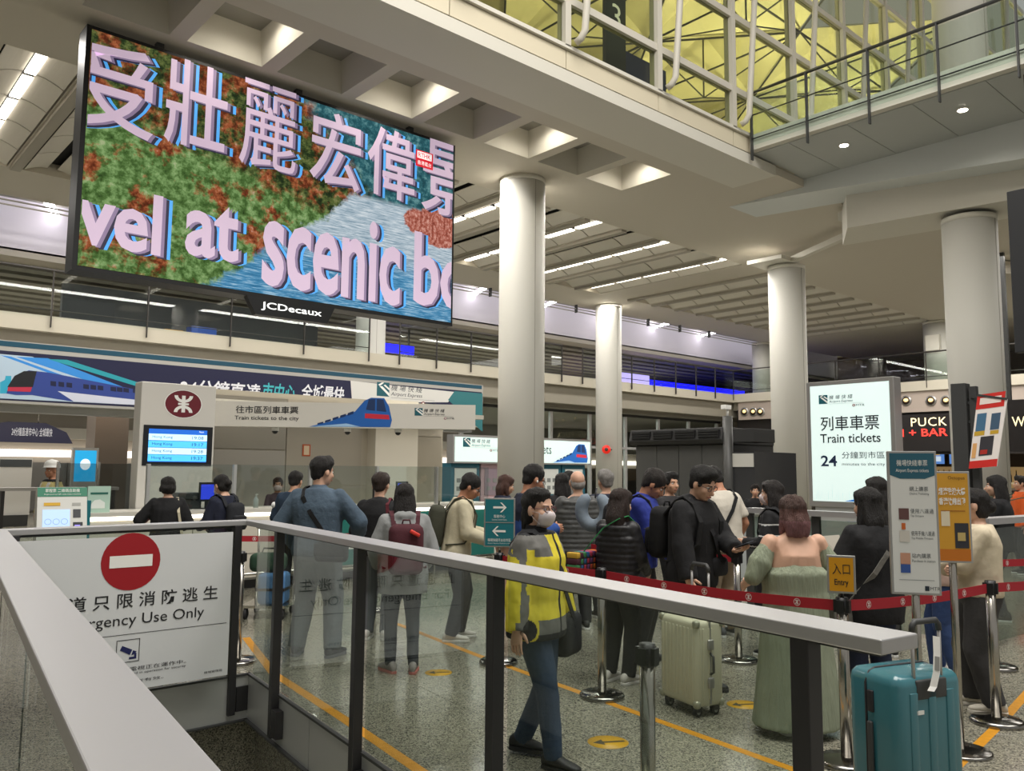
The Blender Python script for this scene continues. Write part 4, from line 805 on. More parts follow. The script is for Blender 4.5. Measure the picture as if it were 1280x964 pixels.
# ------------------------------------------------------------ tall lit train tickets sign
LX = 11.0; t = thing('ticket_lightbox', 'tall lit white sign reading Train tickets 24 minutes to the city', 'sign', (LX, 5.4, 0)); q0 = at(1014, 626, X=LX); q1 = at(1114, 476, X=LX)
yl, yr, z0, z1 = q0.y, q1.y, q0.z, q1.z
b = MB(); b.box(LX, yr-.03, z0-.08, LX+.22, yl+.03, z1+.06); wchild(b, 'frame', alu, t, .008); b = MB(); b.box(LX+.02, yr+.05, 0, LX+.2, yl-.05, z0-.08); wchild(b, 'stand', soft_grey, t)
pn = Panel((LX, yl, z0), (0, -1, 0), (0, 0, 1)); w, h = yl-yr, z1-z0
pn.rect(.03, .0, w-.06, h, K('dcefec', .55), t, 'lit_face', .004)
ae_logo(pn, .16, h*.84, .125, t, .45, d=.006); pn.text('列車車票', w*.5, h*.605, .20, K('20242c'), t, w=w*.70, align='c', d=.006, bold=.008); pn.text('Train tickets', w*.5, h*.50, .125, K('20242c'), t, w=w*.72, align='c', d=.006, bold=.01)
pn.text('24', w*.14, h*.30, .15, K('1d2c50'), t, w=w*.20, bold=.02, d=.006); pn.text('分鐘到市區', w*.40, h*.365, .095, K('3a4048'), t, w=w*.50, d=.006); pn.text('minutes to the city', w*.40, h*.30, .05, K('3a4048'), t, w=w*.50, d=.006)
pn.polys([[(.05+.03*k, .02), (.05+.03*k, .04+.03*((k*7) % 5)+(.12 if k == 9 else 0)), (.053+.03*k, .04+.03*((k*7) % 5)+(.12 if k == 9 else 0)), (.053+.03*k, .02)] for k in range(24)], K('8fb0b0', .4), t, 'skyline_print', .006)
pn.poly([(w*.42, .01), (w*.62, .06), (w*.74, .20), (w*.85, .27), (w-.04, .29), (w-.04, .22), (w*.86, .19), (w*.78, .08), (w*.75, .01)], K('1a66b4', .6), t, 'blue_train', .008)
# low glass barrier at the right
t = thing('glass_barrier', 'low white framed glass barrier behind the information signs', 'barrier', (8.6, 3.5, 0)); path = [Vector((8.75, 5.6, 0)), Vector((8.7, 3.05, 0)), Vector((12.2, 2.75, 0))]
for a, c in zip(path[:-1], path[1:]):
    uu = (c-a).normalized(); nn = Vector((uu.y, -uu.x, 0))
    b = MB(); b.beam(a+Vector((0, 0, 1.19)), c+Vector((0, 0, 1.19)), .16, .06); wchild(b, 'handrail', hand, t)
    n = 3
    for k in range(n+1):
        p = a+(c-a)*k/n; b = MB(); b.beam(p, p+Vector((0, 0, 1.16)), .09, .05, up=nn); wchild(b, 'post', dark_metal, t)
    for k in range(n):
        p, q = a+(c-a)*k/n+uu*.04, a+(c-a)*(k+1)/n-uu*.04; b = MB(); b.prism([p+Vector((0, 0, .05)), q+Vector((0, 0, .05)), q+Vector((0, 0, 1.12)), p+Vector((0, 0, 1.12))], nn*.012); wchild(b, 'glass_pane', glass('tinted_pane', 'dfe7e2', 1.5, 0, 1.3), t)
# ------------------------------------------------------------ dark kiosk building
KX = 13.0; k0 = at(795, 600, X=KX).y; k1 = at(908, 600, X=KX).y; k2 = at(944, 600, X=KX).y; zt = at(850, 556, X=KX).z
t = thing('dark_kiosk', 'charcoal boxy kiosk with a louvred roof unit behind the queue', 'kiosk', (KX, (k0+k2)/2, 0))
kd = M('charcoal_panel', '4c4c4a', .45)
b = MB(); b.box(KX+.04, k1, 0, KX+1.6, k0, zt); wchild(b, 'core', M('charcoal_core', '2b2b2b', .6), t)
for k in range(4):
    L = (k0-k1)/4; b = MB(); b.box(KX, k1+L*k+.008, .05, KX+.04, k1+L*(k+1)-.008, zt-.02); wchild(b, 'panel', kd, t)
rf = MB(); rf.loft([[(KX-.1, y, zt), (KX-.16, y, zt+.08), (KX-.1, y, zt+.30), (KX+1.6, y, zt+.30), (KX+1.6, y, zt)] for y in (k0+.05, k1-.02)], 0, False); rfo = wchild(rf, 'roof_unit', M('charcoal_core'), t, .01)
for k in range(4):
    L = (k0-k1)/4; b = MB(); b.box(KX-.17, k1+L*k+.04, zt+.11, KX-.12, k1+L*(k+1)-.04, zt+.26); wchild(b, 'vent', M('vent_black', '191919', .6), t)
    for j in range(3):
        b = MB(); b.beam((KX-.18, k1+L*k+.05, zt+.14+.045*j), (KX-.18, k1+L*(k+1)-.05, zt+.14+.045*j), .02, .008); wchild(b, 'louvre', dark_metal, t)
b = MB(); b.box(KX, k2, 0, KX+1.4, k1-.12, zt-.15); wchild(b, 'booth', M('booth_glass_dark', '38383a', .25), t); b = MB(); b.box(KX-.02, k2+.02, zt-.42, KX, k1-.14, zt-.18); wchild(b, 'booth_sign', K('c9c7bf'), t)
b = MB(); b.cyl((KX-.02, k1-.06, 0), (KX-.02, k1-.06, zt+.5), .09, n=16); wchild(b, 'mast', kd, t); b = MB(); b.box(KX-.1, k2-.05, zt+.02, KX+.6, k1-.22, zt+.26); wchild(b, 'roof_unit', M('charcoal_core'), t, .01)
c = thing('camera_unit', 'small white security camera on top of the kiosk mast', 'camera', (KX-.02, k1-.06, zt+.5)); MB().cyl((0, 0, 0), (0, 0, .12), .02).build('stem', wht, c); MB().box(-.14, -.05, .12, .06, .05, .2).build('housing', wht, c, .01)
t = thing('service_desk', 'pale service desk in front of the kiosk booth', 'desk', (11.6, 7.0, 0)); MB().box(-.3, -1.0, 0, .3, 1.2, 1.0).build('body', K('aeb4b4'), t, .01); MB().box(-.38, -1.05, 1.0, .35, 1.25, 1.06).build('top', K('d2d4d2'), t, .01)
# ------------------------------------------------------------ bar under the right balcony
BX = 32.6; b = MB(); b.box(BX+.1, 4, 2.35, BX+.6, 21.5, 4.42); bw = struct(b.build('wall_bar', M('bar_bulkhead', '1c1513', .5)))
b = MB(); b.box(BX-.1, 4, 3.95, BX+.1, 21.3, 4.75); b.build('bulkhead_panel', M('bulkhead_pink', 'b5a79c', .6), bw)
sp_ = M('spot_dark', '3a2c22', .5); sb = M('spot_bulb', 'ffd890', .5, emit=1.5)
for k, px in enumerate((931, 942, 951, 1133, 1164, 1183)):
    p = at(px, 515 if px < 1000 else 501, X=BX-.1); c = thing('bulkhead_spot', 'round spotlight set in the bulkhead '+('left of the column, ' if px < 1000 else 'over the bar sign, ')+('left one', 'middle one', 'right one', 'left one', 'middle one', 'right one')[k], 'lamp', (BX-.1, p.y, p.z), 0, 'bulkhead spotlights')
    b = MB(); b.cyl((-.04, 0, 0), (0, 0, 0), .2, n=18); b.build('ring', alu, c); b = MB(); b.cyl((-.05, 0, 0), (-.04, 0, 0), .15, n=18); b.build('well', sp_, c); b = MB(); b.ell((-.05, 0, .02), (.03, .09, .07)); b.build('bulb', sb, c)
t = thing('bar_sign', 'dark bar sign with cream and red glowing letters', 'sign', (BX, 13, 2.6)); b = MB(); b.box(BX-.12, 10.8, 2.45, BX+.1, 17.2, 3.85); wchild(b, 'board', M('sign_black', '181212', .4), t)
pn = Panel((BX-.12, 17.2, 2.45), (0, -1, 0), (0, 0, 1)); e = at(1184, 532, X=BX-.12); r = 17.2-e.y
pn.text('FLYING  PUCK', r, e.z-2.45, at(1184, 521, X=BX-.12).z-e.z, K('f2e2b0', 1.3), t, w=3.4, align='r', d=.02, spacing=1.1); e2 = at(1185, 545, X=BX-.12)
pn.text('KITCHEN + BAR', 17.2-e2.y, e2.z-2.45, at(1185, 535, X=BX-.12).z-e2.z, K('ff3a30', 1.5), t, w=3.75, align='r', d=.02, bold=.012)
b = MB(); b.box(36, 4, 0, 36.2, 21.5, 2.45); struct(b.build('wall_barback', M('barback', '4a3d33', .6)))
for k, (px, l) in enumerate(((1134, 'left'), (1168, 'middle'), (1199, 'right'))):
    p0 = at(px-12, 580, X=35); p1 = at(px+12, 561, X=35); t = thing('bar_television', 'television with a bright blue picture over the bar, '+l+' one', 'television', (35, (p0.y+p1.y)/2, p0.z), 0, 'televisions over the bar')
    b = MB(); b.box(35, p1.y-.04, p0.z-.06, 35.15, p0.y+.04, p1.z+.06); wchild(b, 'casing', blk, t); b = MB(); b.box(35.15, (p0.y+p1.y)/2-.05, p0.z+.2, 36, (p0.y+p1.y)/2+.05, p0.z+.3); wchild(b, 'bracket', dark_metal, t)
    pn = Panel((35, p0.y, p0.z), (0, -1, 0), (0, 0, 1)); pn.rect(0, 0, p0.y-p1.y, p1.z-p0.z, K('5a86c8', .9), t, 'display', .004); pn.rect(.1, .1, (p0.y-p1.y)*.7, .2, K('c8d8e8', .9), t, 'picture_detail', .006); pn.rect(.3, .35, .3, .2, K('d8b060', .8), t, 'picture_detail', .006)
t = thing('back_bar', 'lit bottle shelf behind the bar', 'shelf', (35.2, 13, 0)); b = MB(); b.box(35.0, 10.4, 1.25, 35.6, 15.6, 1.32); wchild(b, 'shelf_board', K('c8b690', .5), t); b = MB(); b.box(35.0, 10.4, 0, 35.6, 15.6, .9); wchild(b, 'cabinet', K('3a2c24'), t); b = MB(); b.box(35.55, 10.4, .9, 35.6, 15.6, 1.9); wchild(b, 'lit_back', K('b89868', .35), t)
q = MB(); q.lathe([(.045, 0), (.045, .24), (.018, .32), (.018, .42)], n=8); bot = {c: q.mesh('glass_bottle', K(c)) for c in ('2c1c10', 'c89a28', '1f3020')}; q = MB(); q.lathe([(.02, .42), (.02, .46)], n=8); capm = q.mesh('cap', K('b8942c'))
for k in range(20):
    c = ('2c1c10', 'c89a28', '1f3020', '2c1c10')[(k*3) % 4]; t = thing('bottle', {'2c1c10': 'dark brown', 'c89a28': 'gold', '1f3020': 'dark green'}[c]+' bottle on the lit bar shelf, '+ORD[19-k]+' from the left', 'bottle', (35.2, 11.0+.2*k, 1.32), 0, 'bottles behind the bar'); inst('body', bot[c], t); inst('cap', capm, t)
t = thing('bar_counter', 'dark bar counter below the glowing bar sign', 'counter', (33.4, 13, 0)); MB().box(-.3, -3, 0, .3, 4, 1.05).build('body', K('3c2f2a'), t); MB().box(-.4, -3.1, 1.05, .4, 4.1, 1.12).build('top', K('6a5a4c'), t)
t = thing('wine_sign', 'cream lettered sign at the right edge beyond the column', 'sign', (24, 4.2, 2.5)); p = at(1268, 548, X=24); b = MB(); b.box(24, p.y-3, p.z-.35, 24.2, p.y+.3, p.z+1.0); wchild(b, 'board', M('sign_black'), t); Panel((24, p.y+.15, p.z), (0, -1, 0), (0, 0, 1)).text('WOK', .12, .3, .26, K('f2e2b0', 1.2), t, w=.72, d=.02)
b = MB()
for yy in (p.y-2.5, p.y+.1): b.box(24.05, yy-.05, p.z+1.0, 24.15, yy+.05, 7.5)
wchild(b, 'hanger', dark_metal, t)
# mast with red poster, dark panel at the right edge
MX = 12.6; m0 = at(1200, 480, X=MX); t = thing('poster_mast', 'dark square mast carrying poster arms at the right', 'mast', (MX, m0.y, 0)); b = MB(); b.box(-.09, -.10, 0, .09, .10, m0.z); b.build('pole', dark_metal, t, .008); b = MB(); b.box(-.05, -.22, .3, .05, -.13, m0.z-.05); b.build('pole', dark_metal, t); b = MB()
b.box(-.02, -.5, 2.62, .02, .0, 2.66); b.box(-.02, -.5, 2.35, .02, 0, 2.39); b.build('arm', dark_metal, t); MB().box(-.3, -.3, 0, .3, .3, .04).build('base', dark_metal, t)
t = thing('red_poster', 'tilted red and white travel poster hung from the mast', 'poster', (MX, 4.3, 1.7)); c4 = [at(x, y, X=MX-.18) for x, y in ((1211, 586), (1246, 583), (1259, 499), (1222, 494))]
b = MB(); b.prism(c4, (.02, 0, 0)); wchild(b, 'sheet', K('e4dcd6', .15), t); o = c4[0]; pn = Panel(o, c4[1]-o, c4[3]-o)
def qp(a, c): return o+(c4[1]-o)*a+(c4[3]-o)*c+Vector((-.004, 0, 0))
def quad4(a0, a1, c0, c1, m, nm, dd=0): mb = MB(); mb.add([qp(a0, c0)-Vector((dd, 0, 0)), qp(a1, c0)-Vector((dd, 0, 0)), qp(a1, c1)-Vector((dd, 0, 0)), qp(a0, c1)-Vector((dd, 0, 0))], [(0, 1, 2, 3)]); wchild(mb, nm, m, t)
quad4(0, 1, .80, 1, K('c02a24', .2), 'red_band'); quad4(0, 1, 0, .1, K('c02a24', .2), 'red_band'); quad4(.08, .42, .5, .74, K('4a7494'), 'picture'); quad4(.6, .92, .5, .72, K('46607a'), 'picture'); quad4(.3, .78, .16, .42, K('3c3a40'), 'picture'); quad4(.05, .42, .44, .5, K('d0a838'), 'caption'); quad4(.62, .92, .44, .49, K('d0a838'), 'caption'); quad4(.12, .88, .86, .95, K('f6e8e0'), 'lettering', .003); quad4(.35, .6, .18, .24, K('b83028'), 'picture', .003); quad4(.05, .2, .14, .34, K('e8b070'), 'picture', .003)
b = MB(); pA = (c4[2]+c4[3])/2; b.beam(c4[3], c4[2], .03, .03); wchild(b, 'clamp', dark_metal, t); b = MB(); b.beam(c4[3]+Vector((.05, .02, -.02)), Vector((MX, m0.y-.1, c4[3].z-.02)), .02, .02); wchild(b, 'hook', dark_metal, t)
t = thing('hanging_display', 'tall dark hanging display cut off by the right edge', 'display', (13.7, 4, 3.6)); p = at(1258, 240, X=13.7); pz = at(1280, 440, X=13.7).z; b = MB(); b.box(13.7, p.y-1.0, pz, 13.85, p.y, p.z); wchild(b, 'casing', M('panel_black', '26272a', .5), t, .01)
for yy in (.3, .7): b = MB(); b.box(13.74, p.y-yy-.04, p.z, 13.80, p.y-yy, 7.66); wchild(b, 'hanger', dark_metal, t)
t = thing('potted_plant', 'leafy plant in a pink pot beside the black haired woman', 'plant', (11.6, 4.1, 0)); p = at(1232, 618, X=11.6); t.location = (11.6, p.y, 0)
q = MB(); q.lathe([(.10, 0), (.16, .9), (.17, 1.15), (.15, 1.15)], n=16); q.build('pot', K('c08a98'), t); random.seed(3)
for k in range(16):
    a = k*2.4; L = .25+.2*random.random(); b = MB(); P = [Vector((math.cos(a)*L*s_, math.sin(a)*L*s_, 1.12+.45*s_-.25*s_*s_*L*2)) for s_ in (0, .3, .6, .85, 1)]
    b.loft([[p_+Vector((-math.sin(a), math.cos(a), 0))*w_, p_+Vector((0, 0, .01)), p_-Vector((-math.sin(a), math.cos(a), 0))*w_, p_-Vector((0, 0, .004))] for p_, w_ in zip(P, (.01, .03, .035, .022, .003))], 0, True); b.build('leaf', K('2c3a22'), t)
# ------------------------------------------------------------ stanchions and belts
pole_m = M('stanchion_steel', 'b0aca4', .2, metal=1); base_m = M('stanchion_base', '8c8a86', .18, metal=1)
q = MB(); q.lathe([(.165, 0), (.165, .022), (.15, .034), (.03, .045)], n=32); sbm = q.mesh('base', base_m); q = MB(); q.cyl((0, 0, .04), (0, 0, .90), .032, n=18); spm = q.mesh('pole', pole_m); q = MB(); q.cyl((0, 0, .84), (0, 0, .93), .034, n=18); q.box(-.02, -.045, .845, .02, -.025, .915); q.box(-.02, .025, .845, .02, .045, .915); q.box(-.045, -.02, .845, -.025, .02, .915); q.box(.025, -.02, .845, .045, .02, .915); shm = q.mesh('belt_head', M('head_black', '1a1a1c', .4))
def stanchion(x, y, label):
    t = thing('stanchion', label, 'stanchion', (x, y, 0), .2, 'queue stanchions'); inst('base', sbm, t); inst('pole', spm, t); inst('belt_head', shm, t); return t
ST = {'a': (4.65, 4.24, 'steel queue stanchion right behind the woman in the yellow jacket'), 'b': (6.42, 4.25, 'steel queue stanchion between the hooded man and the woman in the green dress'), 'c': (6.2, 2.13, 'steel queue stanchion at the right in front of the woman in cream'), 'd': (4.76, 5.53, 'steel queue stanchion under the teal arrow sign'), 'e': (4.68, 2.40, 'steel queue stanchion under the yellow Entry sign'), 'f': (3.06, 6.95, 'steel queue stanchion behind the no entry board'), 'g': (2.79, 2.29, 'lone steel stanchion without a belt behind the handrail, left of the cream suitcase'), 'h': (6.4, 6.75, 'steel queue stanchion behind the sign with arrows and the cream sweater man'), 'i': (7.9, 2.7, 'far steel queue stanchion behind the woman in cream'), 'j': (5.35, 8.45, 'steel queue stanchion near the ticket counter behind the man in black')}
for k, (x, y, l) in ST.items(): stanchion(x, y, l)
red = M('red_webbing', 'a31626', .7, bump=.05, bscale=300)
def belt(p, q_, label, z=.88):
    a = Vector((p[0], p[1], z)); c = Vector((q_[0], q_[1], z)); u = (c-a).normalized(); a = a+u*.04; c = c-u*.04; L = (c-a).length
    t = thing('queue_belt', label, 'belt', (a.x, a.y, z)); n = 8
    b = MB(); b.strip([a+(c-a)*(k/n)+Vector((0, 0, -.05*(1-(2*k/n-1)**2)*L*.25)) for k in range(n+1)], .062, (0, 0, 1), .003); wchild(b, 'webbing', red, t)
    k = .2
    while k < L-.1:
        s = k/L; pp = a+(c-a)*s+Vector((0, 0, -.05*(1-(2*s-1)**2)*L*.25))
        for sd in (1, -1):
            pn = Panel(pp, u*sd, (0, 0, 1)); pl = arc_band(0, 0, .019, .022, 0, 2*PI, 16)+[[(-.003, -.014), (.003, -.014), (.003, .014), (-.003, .014)]]+arc_band(0, .013, .008, .012, PI, 2*PI, 8)+arc_band(0, -.013, .008, .012, 0, PI, 8)
            pn.polys(pl, K('e8dcd8'), t, 'emblem', .0025)
        k += .33
S = {k: v[:2] for k, v in ST.items()}
belt(S['a'], S['e'], 'red queue belt in front of the hooded man and green dress woman'); belt(S['e'], S['c'], 'red queue belt in front of the information signs'); belt(S['c'], (9.2, 1.75), 'red queue belt running out of the right edge')
belt(S['d'], S['a'], 'red queue belt behind the woman in the yellow jacket'); belt(S['b'], S['h'], 'red queue belt behind the man in the blue jacket'); belt(S['i'], (9.6, 2.35), 'far red queue belt at the right edge'); belt((3.75, 8.78), S['j'], 'red queue belt in front of the ticket counter')
stanchion(3.75, 8.78, 'steel queue stanchion left of the denim jacket man near the counter'); stanchion(9.2, 1.75, 'steel queue stanchion beyond the right edge')
# signs on stanchions and poles
def pole_sign(name, label, x, y, face, z0, z1, w, frame=alu, ph=None, thick=.025, pole_r=.019, base=True, off=0, mat='e6e6e2'):
    t = thing(name, label, 'sign', (x, y, 0)); f = math.radians(face); u = Vector((-math.sin(f), math.cos(f), 0)); n = Vector((math.cos(f), math.sin(f), 0))
    c = Vector((x, y, 0))+u*off; a = c-u*(w/2)+n*.03
    b = MB(); b.prism([a+Vector((0, 0, z0)), a+u*w+Vector((0, 0, z0)), a+u*w+Vector((0, 0, z1)), a+Vector((0, 0, z1))], -n*thick); wchild(b, 'frame', frame, t, .003)
    if base:
        b = MB(); b.cyl((x, y, .02), (x, y, (z0+z1)/2), pole_r, n=14); wchild(b, 'pole', pole_m, t); b = MB(); b.lathe([(.17, 0), (.17, .014), (.16, .02), (.02, .024)], (x, y, 0), 28); wchild(b, 'base', base_m, t)
    else:
        b = MB(); b.cyl((x, y, .93), (x, y, z0+.05), .012, n=10); wchild(b, 'stem', pole_m, t)
    pn = Panel(a+Vector((0, 0, z0)), u, (0, 0, 1)); pn.rect(.012, .012, w-.024, z1-z0-.024, K(mat), t, 'sheet', .002); return t, pn, w, z1-z0
def pos_(x, d): p = CAM+(CF+CR*((x-640)/FPX))*d; return p.x, p.y
t, pn, w, h = pole_sign('entry_sign', 'small yellow sign reading Entry on a queue stanchion', 4.68, 2.40, 208, .955, 1.17, .155, base=False, mat='d8970c')
pn.text('入口', w/2, h*.50, .062, blk, t, w=.095, align='c', d=.004); pn.text('Entry', w/2, h*.17, .045, blk, t, w=.075, align='c', d=.004, bold=.015)
t, pn, w, h = pole_sign('arrow_sign', 'teal two part sign with white arrows beside the cream sweater man', 4.76, 5.53, 222, .98, 1.40, .27, base=False, mat='15707a')
for yb, dr, s1, s2 in ((.215, 1, '客務中心', 'Customer Service Centre'), (.012, -1, '機場快綫月台往市區', 'Airport Express Platform to city')):
    cx, cy = w/2, yb+.125; pl = [[(cx-.055, cy-.009), (cx+.045, cy-.009), (cx+.045, cy+.009), (cx-.055, cy+.009)], [(cx+.02, cy-.042), (cx+.062, cy), (cx+.046, cy), (cx+.005, cy-.042)], [(cx+.02, cy+.042), (cx+.062, cy), (cx+.046, cy), (cx+.005, cy+.042)]]
    pn.polys([[(cx+(a-cx)*dr, b_) for a, b_ in q] for q in pl], wht, t, 'arrow', .004); pn.text(s1, cx, yb+.035, .028, wht, t, w=.10 if dr > 0 else .20, align='c', d=.004); pn.text(s2, cx, yb+.014, .012, wht, t, w=.13 if dr > 0 else .20, align='c', d=.004)
pn.rect(0, .207, w, .008, alu, t, 'divider', .004)
t, pn, w, h = pole_sign('information_sign', 'tall teal and white sign listing ways to buy train tickets', *pos_(1134, 4.72), 216, .98, 1.77, .255, pole_r=.022)
pn.poly([(.012, h*.83), (w*.25, h*.805), (w*.75, h*.805), (w-.012, h*.83), (w-.012, h-.012), (.012, h-.012)], K('2a6276'), t, 'header', .003); pn.text('機場快綫車票', w/2, h*.895, .034, wht, t, w=.16, align='c', d=.005); pn.text('Airport Express tickets', w/2, h*.845, .024, wht, t, w=.17, align='c', d=.005)
for k, (a, c, m) in enumerate((('網上購票', 'Online Ticketing', None), ('使用八達通', 'Tap Octopus', '6a4a48'), ('使用手機八達通', 'Tap Mobile Octopus', 'd8d2c8'), ('站內購票', 'Purchase in station', 'cf9a80'))):
    y = h*(.68-.155*k)
    if m: pn.rect(.05, y-.005, .052, .062, K(m), t, 'picture', .004)
    pn.text(a, .11, y+.03, .026, K('4a5054'), t, d=.004, w=min(.12, .024*len(a))); pn.text(c, .11, y+.008, .014, K('4a5054'), t, d=.004, w=min(.12, .0062*len(c)))
pn.rect(.05, h*.15, .05, .05, K('3a5aa0'), t, 'picture', .004); pn.rect(.04, h*.10, .18, .003, K('8a8e90'), t, 'rule', .004); pn.rect(.17, h*.03, .022, .026, K('23303c'), t, 'logo_square', .004); pn.text('MTR', .197, h*.035, .018, K('4a5054'), t, d=.004)
pn.rect(.062, h*.45-.0, .02, .035, K('d06a2c'), t, 'picture', .005)
t, pn, w, h = pole_sign('promotion_sign', 'orange yellow poster sign on a steel pole, half behind the teal sign', *pos_(1181, 5.15), 222, 1.11, 1.66, .215, pole_r=.022, mat='d9a032')
pn.rect(.012, .012, w-.024, .07, K('c9741c'), t, 'footer', .003); pn.text('經港珠澳大橋', .03, h*.74, .045, wht, t, w=.155, d=.005, bold=.03); pn.text('香港快線出發', .03, h*.63, .045, wht, t, w=.155, d=.005, bold=.03); pn.text('Octopus', w-.03, h*.90, .026, K('6a4a1c'), t, align='r', d=.005)
pn.rect(.04, h*.40, .05, .09, K('e8dcc0'), t, 'picture', .004); pn.rect(.115, h*.16, .08, .15, K('33343c'), t, 'picture', .004); pn.rect(.13, h*.24, .045, .05, K('c8b070'), t, 'picture', .006); pn.rect(.04, h*.56, .14, .006, K('a86a20'), t, 'rule', .004)
# ------------------------------------------------------------ people
SKIN = {'a': 'c99c80', 'b': 'b98468', 'c': 'd6ab92', 'd': 'a8765a'}
def fabric(name, c='808080', bump=.35, bscale=14, var=.10, rough=.85): return M('cloth_'+name, c, rough, bump=bump, bscale=bscale, var=var, vscale=6)
def hairmat(c): return M('hair_'+c, c, .6, bump=.8, bscale=40, var=.25, vscale=30, stretch=(6, 6, .6))
PEND = []
def ik(a, t, l1, l2, pole):
    d = t-a; L = min(d.length, (l1+l2)*.998); u = d.normalized(); x = (l1*l1-l2*l2+L*L)/(2*L); h = math.sqrt(max(l1*l1-x*x, 0))
    p = pole-u*pole.dot(u); p = p.normalized() if p.length > 1e-5 else u.orthogonal().normalized()
    return a+u*x+p*h, a+u*L
def capsule(mb, a, c, r0, r1, n=12, flat0=False, flat1=False):
    a = Vector(a); c = Vector(c); d = (c-a).normalized(); x = d.orthogonal().normalized(); y = d.cross(x); R = []
    def ring(p, r): R.append([p+x*(r*math.cos(2*PI*i/n))+y*(r*math.sin(2*PI*i/n)) for i in range(n)])
    if not flat0:
        for t in (.1, .5, .8): ring(a-d*r0*math.cos(t*PI/2), max(r0*math.sin(t*PI/2), .002))
    ring(a, r0); ring((a+c)/2, (r0+r1)/2); ring(c, r1)
    if not flat1:
        for t in (.8, .5, .1): ring(c+d*r1*math.cos(t*PI/2), max(r1*math.sin(t*PI/2), .002))
    mb.loft(R)
def sections(mb, secs, T, n=18, e=2.4):
    R = []
    for z, a, b_, y0 in secs:
        ring = []
        for i in range(n):
            t = 2*PI*i/n; c, s = math.cos(t), math.sin(t); k = (abs(c)**e+abs(s)**e)**(-1/e); ring.append(T(Vector((a*k*c, y0+b_*k*s, z))))
        R.append(ring)
    mb.loft(R)
class Person:
    def __init__(s, label, loc, face, H=1.7, girth=1.0, sw=.185, lean=0, head=(0, 0), L=None, R=None, feet=((-.10, .0, 8), (.10, .0, -8)), skin='a', vox=.011, poleL=None, poleR=None, tilt=0):
        s.k = H/1.75; s.g = girth; s.t = thing('person', label, 'person', (loc[0], loc[1], 0), math.radians(face-90), 'people in the ticket hall'); s.vox = vox; s.sw = sw; s.lean = math.radians(lean); s.prims = {}; s.skin = M('skin_'+skin, SKIN[skin], .5, spec=.35, var=.05, vscale=12)
        ln = Matrix.Rotation(-s.lean, 3, 'X'); piv = Vector((0, 0, .95))
        s.T = lambda p: (piv+ln @ (p-piv)) if p.z > .95 else p
        s.TT = lambda p: piv+ln @ (p-piv)
        nb = s.TT(Vector((0, -.012, 1.505))); s.Rh = Matrix.Rotation(math.radians(head[0]), 3, 'Z') @ Matrix.Rotation(-math.radians(head[1])-s.lean*.35, 3, 'X') @ Matrix.Rotation(math.radians(tilt), 3, 'Y'); s.nb = nb
        s.hc = nb+s.Rh @ Vector((0, .03, .120))
        s.sh = {d: s.TT(Vector((d*sw*.96, -.005, 1.40))) for d in (-1, 1)}; s.el = {}; s.wr = {}; s.hdir = {}; s.hopt = {}
        for d, tg, pl in ((-1, L, poleL), (1, R, poleR)):
            tg = tg or dict(p=(d*.25, .05, .86)); p = Vector(tg['p']); pole = Vector(pl) if pl else Vector((d*.45, -.75, -.35))
            s.el[d], s.wr[d] = ik(s.sh[d], p, .285, .255, pole); s.hopt[d] = tg
        s.hip = {d: Vector((d*.088, 0, .90)) for d in (-1, 1)}; s.kn = {}; s.an = {}; s.ft = {}
        for d, f in zip((-1, 1), feet):
            z = f[3] if len(f) > 3 else 0; s.kn[d], s.an[d] = ik(s.hip[d], Vector((f[0], f[1], .085+z)), .425, .41, Vector((d*.05, 1, 0))); s.ft[d] = (f, z)
        s.body()
    def mb(s, part): return s.prims.setdefault(part, MB())
    def hp(s, p): return s.hc+s.Rh @ (Vector(p)*1.09)
    def hell(s, part, c, r, n=14): s.mb(part).ell(s.hp(c), [q*1.09 for q in r], n, 9, R=s.Rh)
    def body(s):
        b = s.mb('body'); g = s.g
        sections(b, [(.84, .13*g, .095*g, 0), (.93, .165*g, .112*g, 0), (1.04, .14*g, .098*g, 0), (1.18, .15*g, .105*g, 0), (1.31, s.sw*.92, .11*g, .0), (1.40, s.sw*.98, .085, -.005), (1.455, s.sw*.55, .062, -.01), (1.49, .06, .055, -.012)], s.T)
        capsule(b, s.TT(Vector((0, -.012, 1.46))), s.hp((0, -.03, -.05)), .054, .052)
        for c, r in (((0, -.012, .03), (.075, .094, .083)), ((0, .022, -.035), (.061, .07, .08)), ((0, .052, -.09), (.03, .03, .024)), ((.033, .055, -.03), (.03, .03, .03)), ((-.033, .055, -.03), (.03, .03, .03)), ((0, .072, .02), (.05, .016, .012)), ((0, .083, -.066), (.022, .012, .012)), ((.077, -.005, -.012), (.012, .021, .033)), ((-.077, -.005, -.012), (.012, .021, .033))): s.hell('body', c, r)
        capsule(b, s.hp((0, .088, .004)), s.hp((0, .106, -.036)), .008, .0145, 8)
        for d in (-1, 1):
            capsule(b, s.sh[d], s.el[d], .047*g, .038*g); capsule(b, s.el[d], s.wr[d], .038*g, .026)
            capsule(b, s.hip[d]*.98, s.kn[d], .085*g, .056); capsule(b, s.kn[d], s.an[d], .054, .036)
            s.hand(d)
        # eyes, brows and lips sit on the face
        e = s.mb('eye');  
        for d in (-1, 1):
            s.hell('eye', (d*.031, .071, .0), (.0135, .0115, .009), 10); s.hell('iris', (d*.031, .0785, .0), (.006, .005, .0065), 8)
            capsule(s.mb('eyebrow'), s.hp((d*.016, .087, .019)), s.hp((d*.046, .074, .022)), .0042, .003, 6)
        capsule(s.mb('lips'), s.hp((-.02, .086, -.066)), s.hp((.02, .086, -.066)), .0055, .0055, 6); capsule(s.mb('lips'), s.hp((-.012, .091, -.066)), s.hp((.012, .091, -.066)), .006, .006, 6)
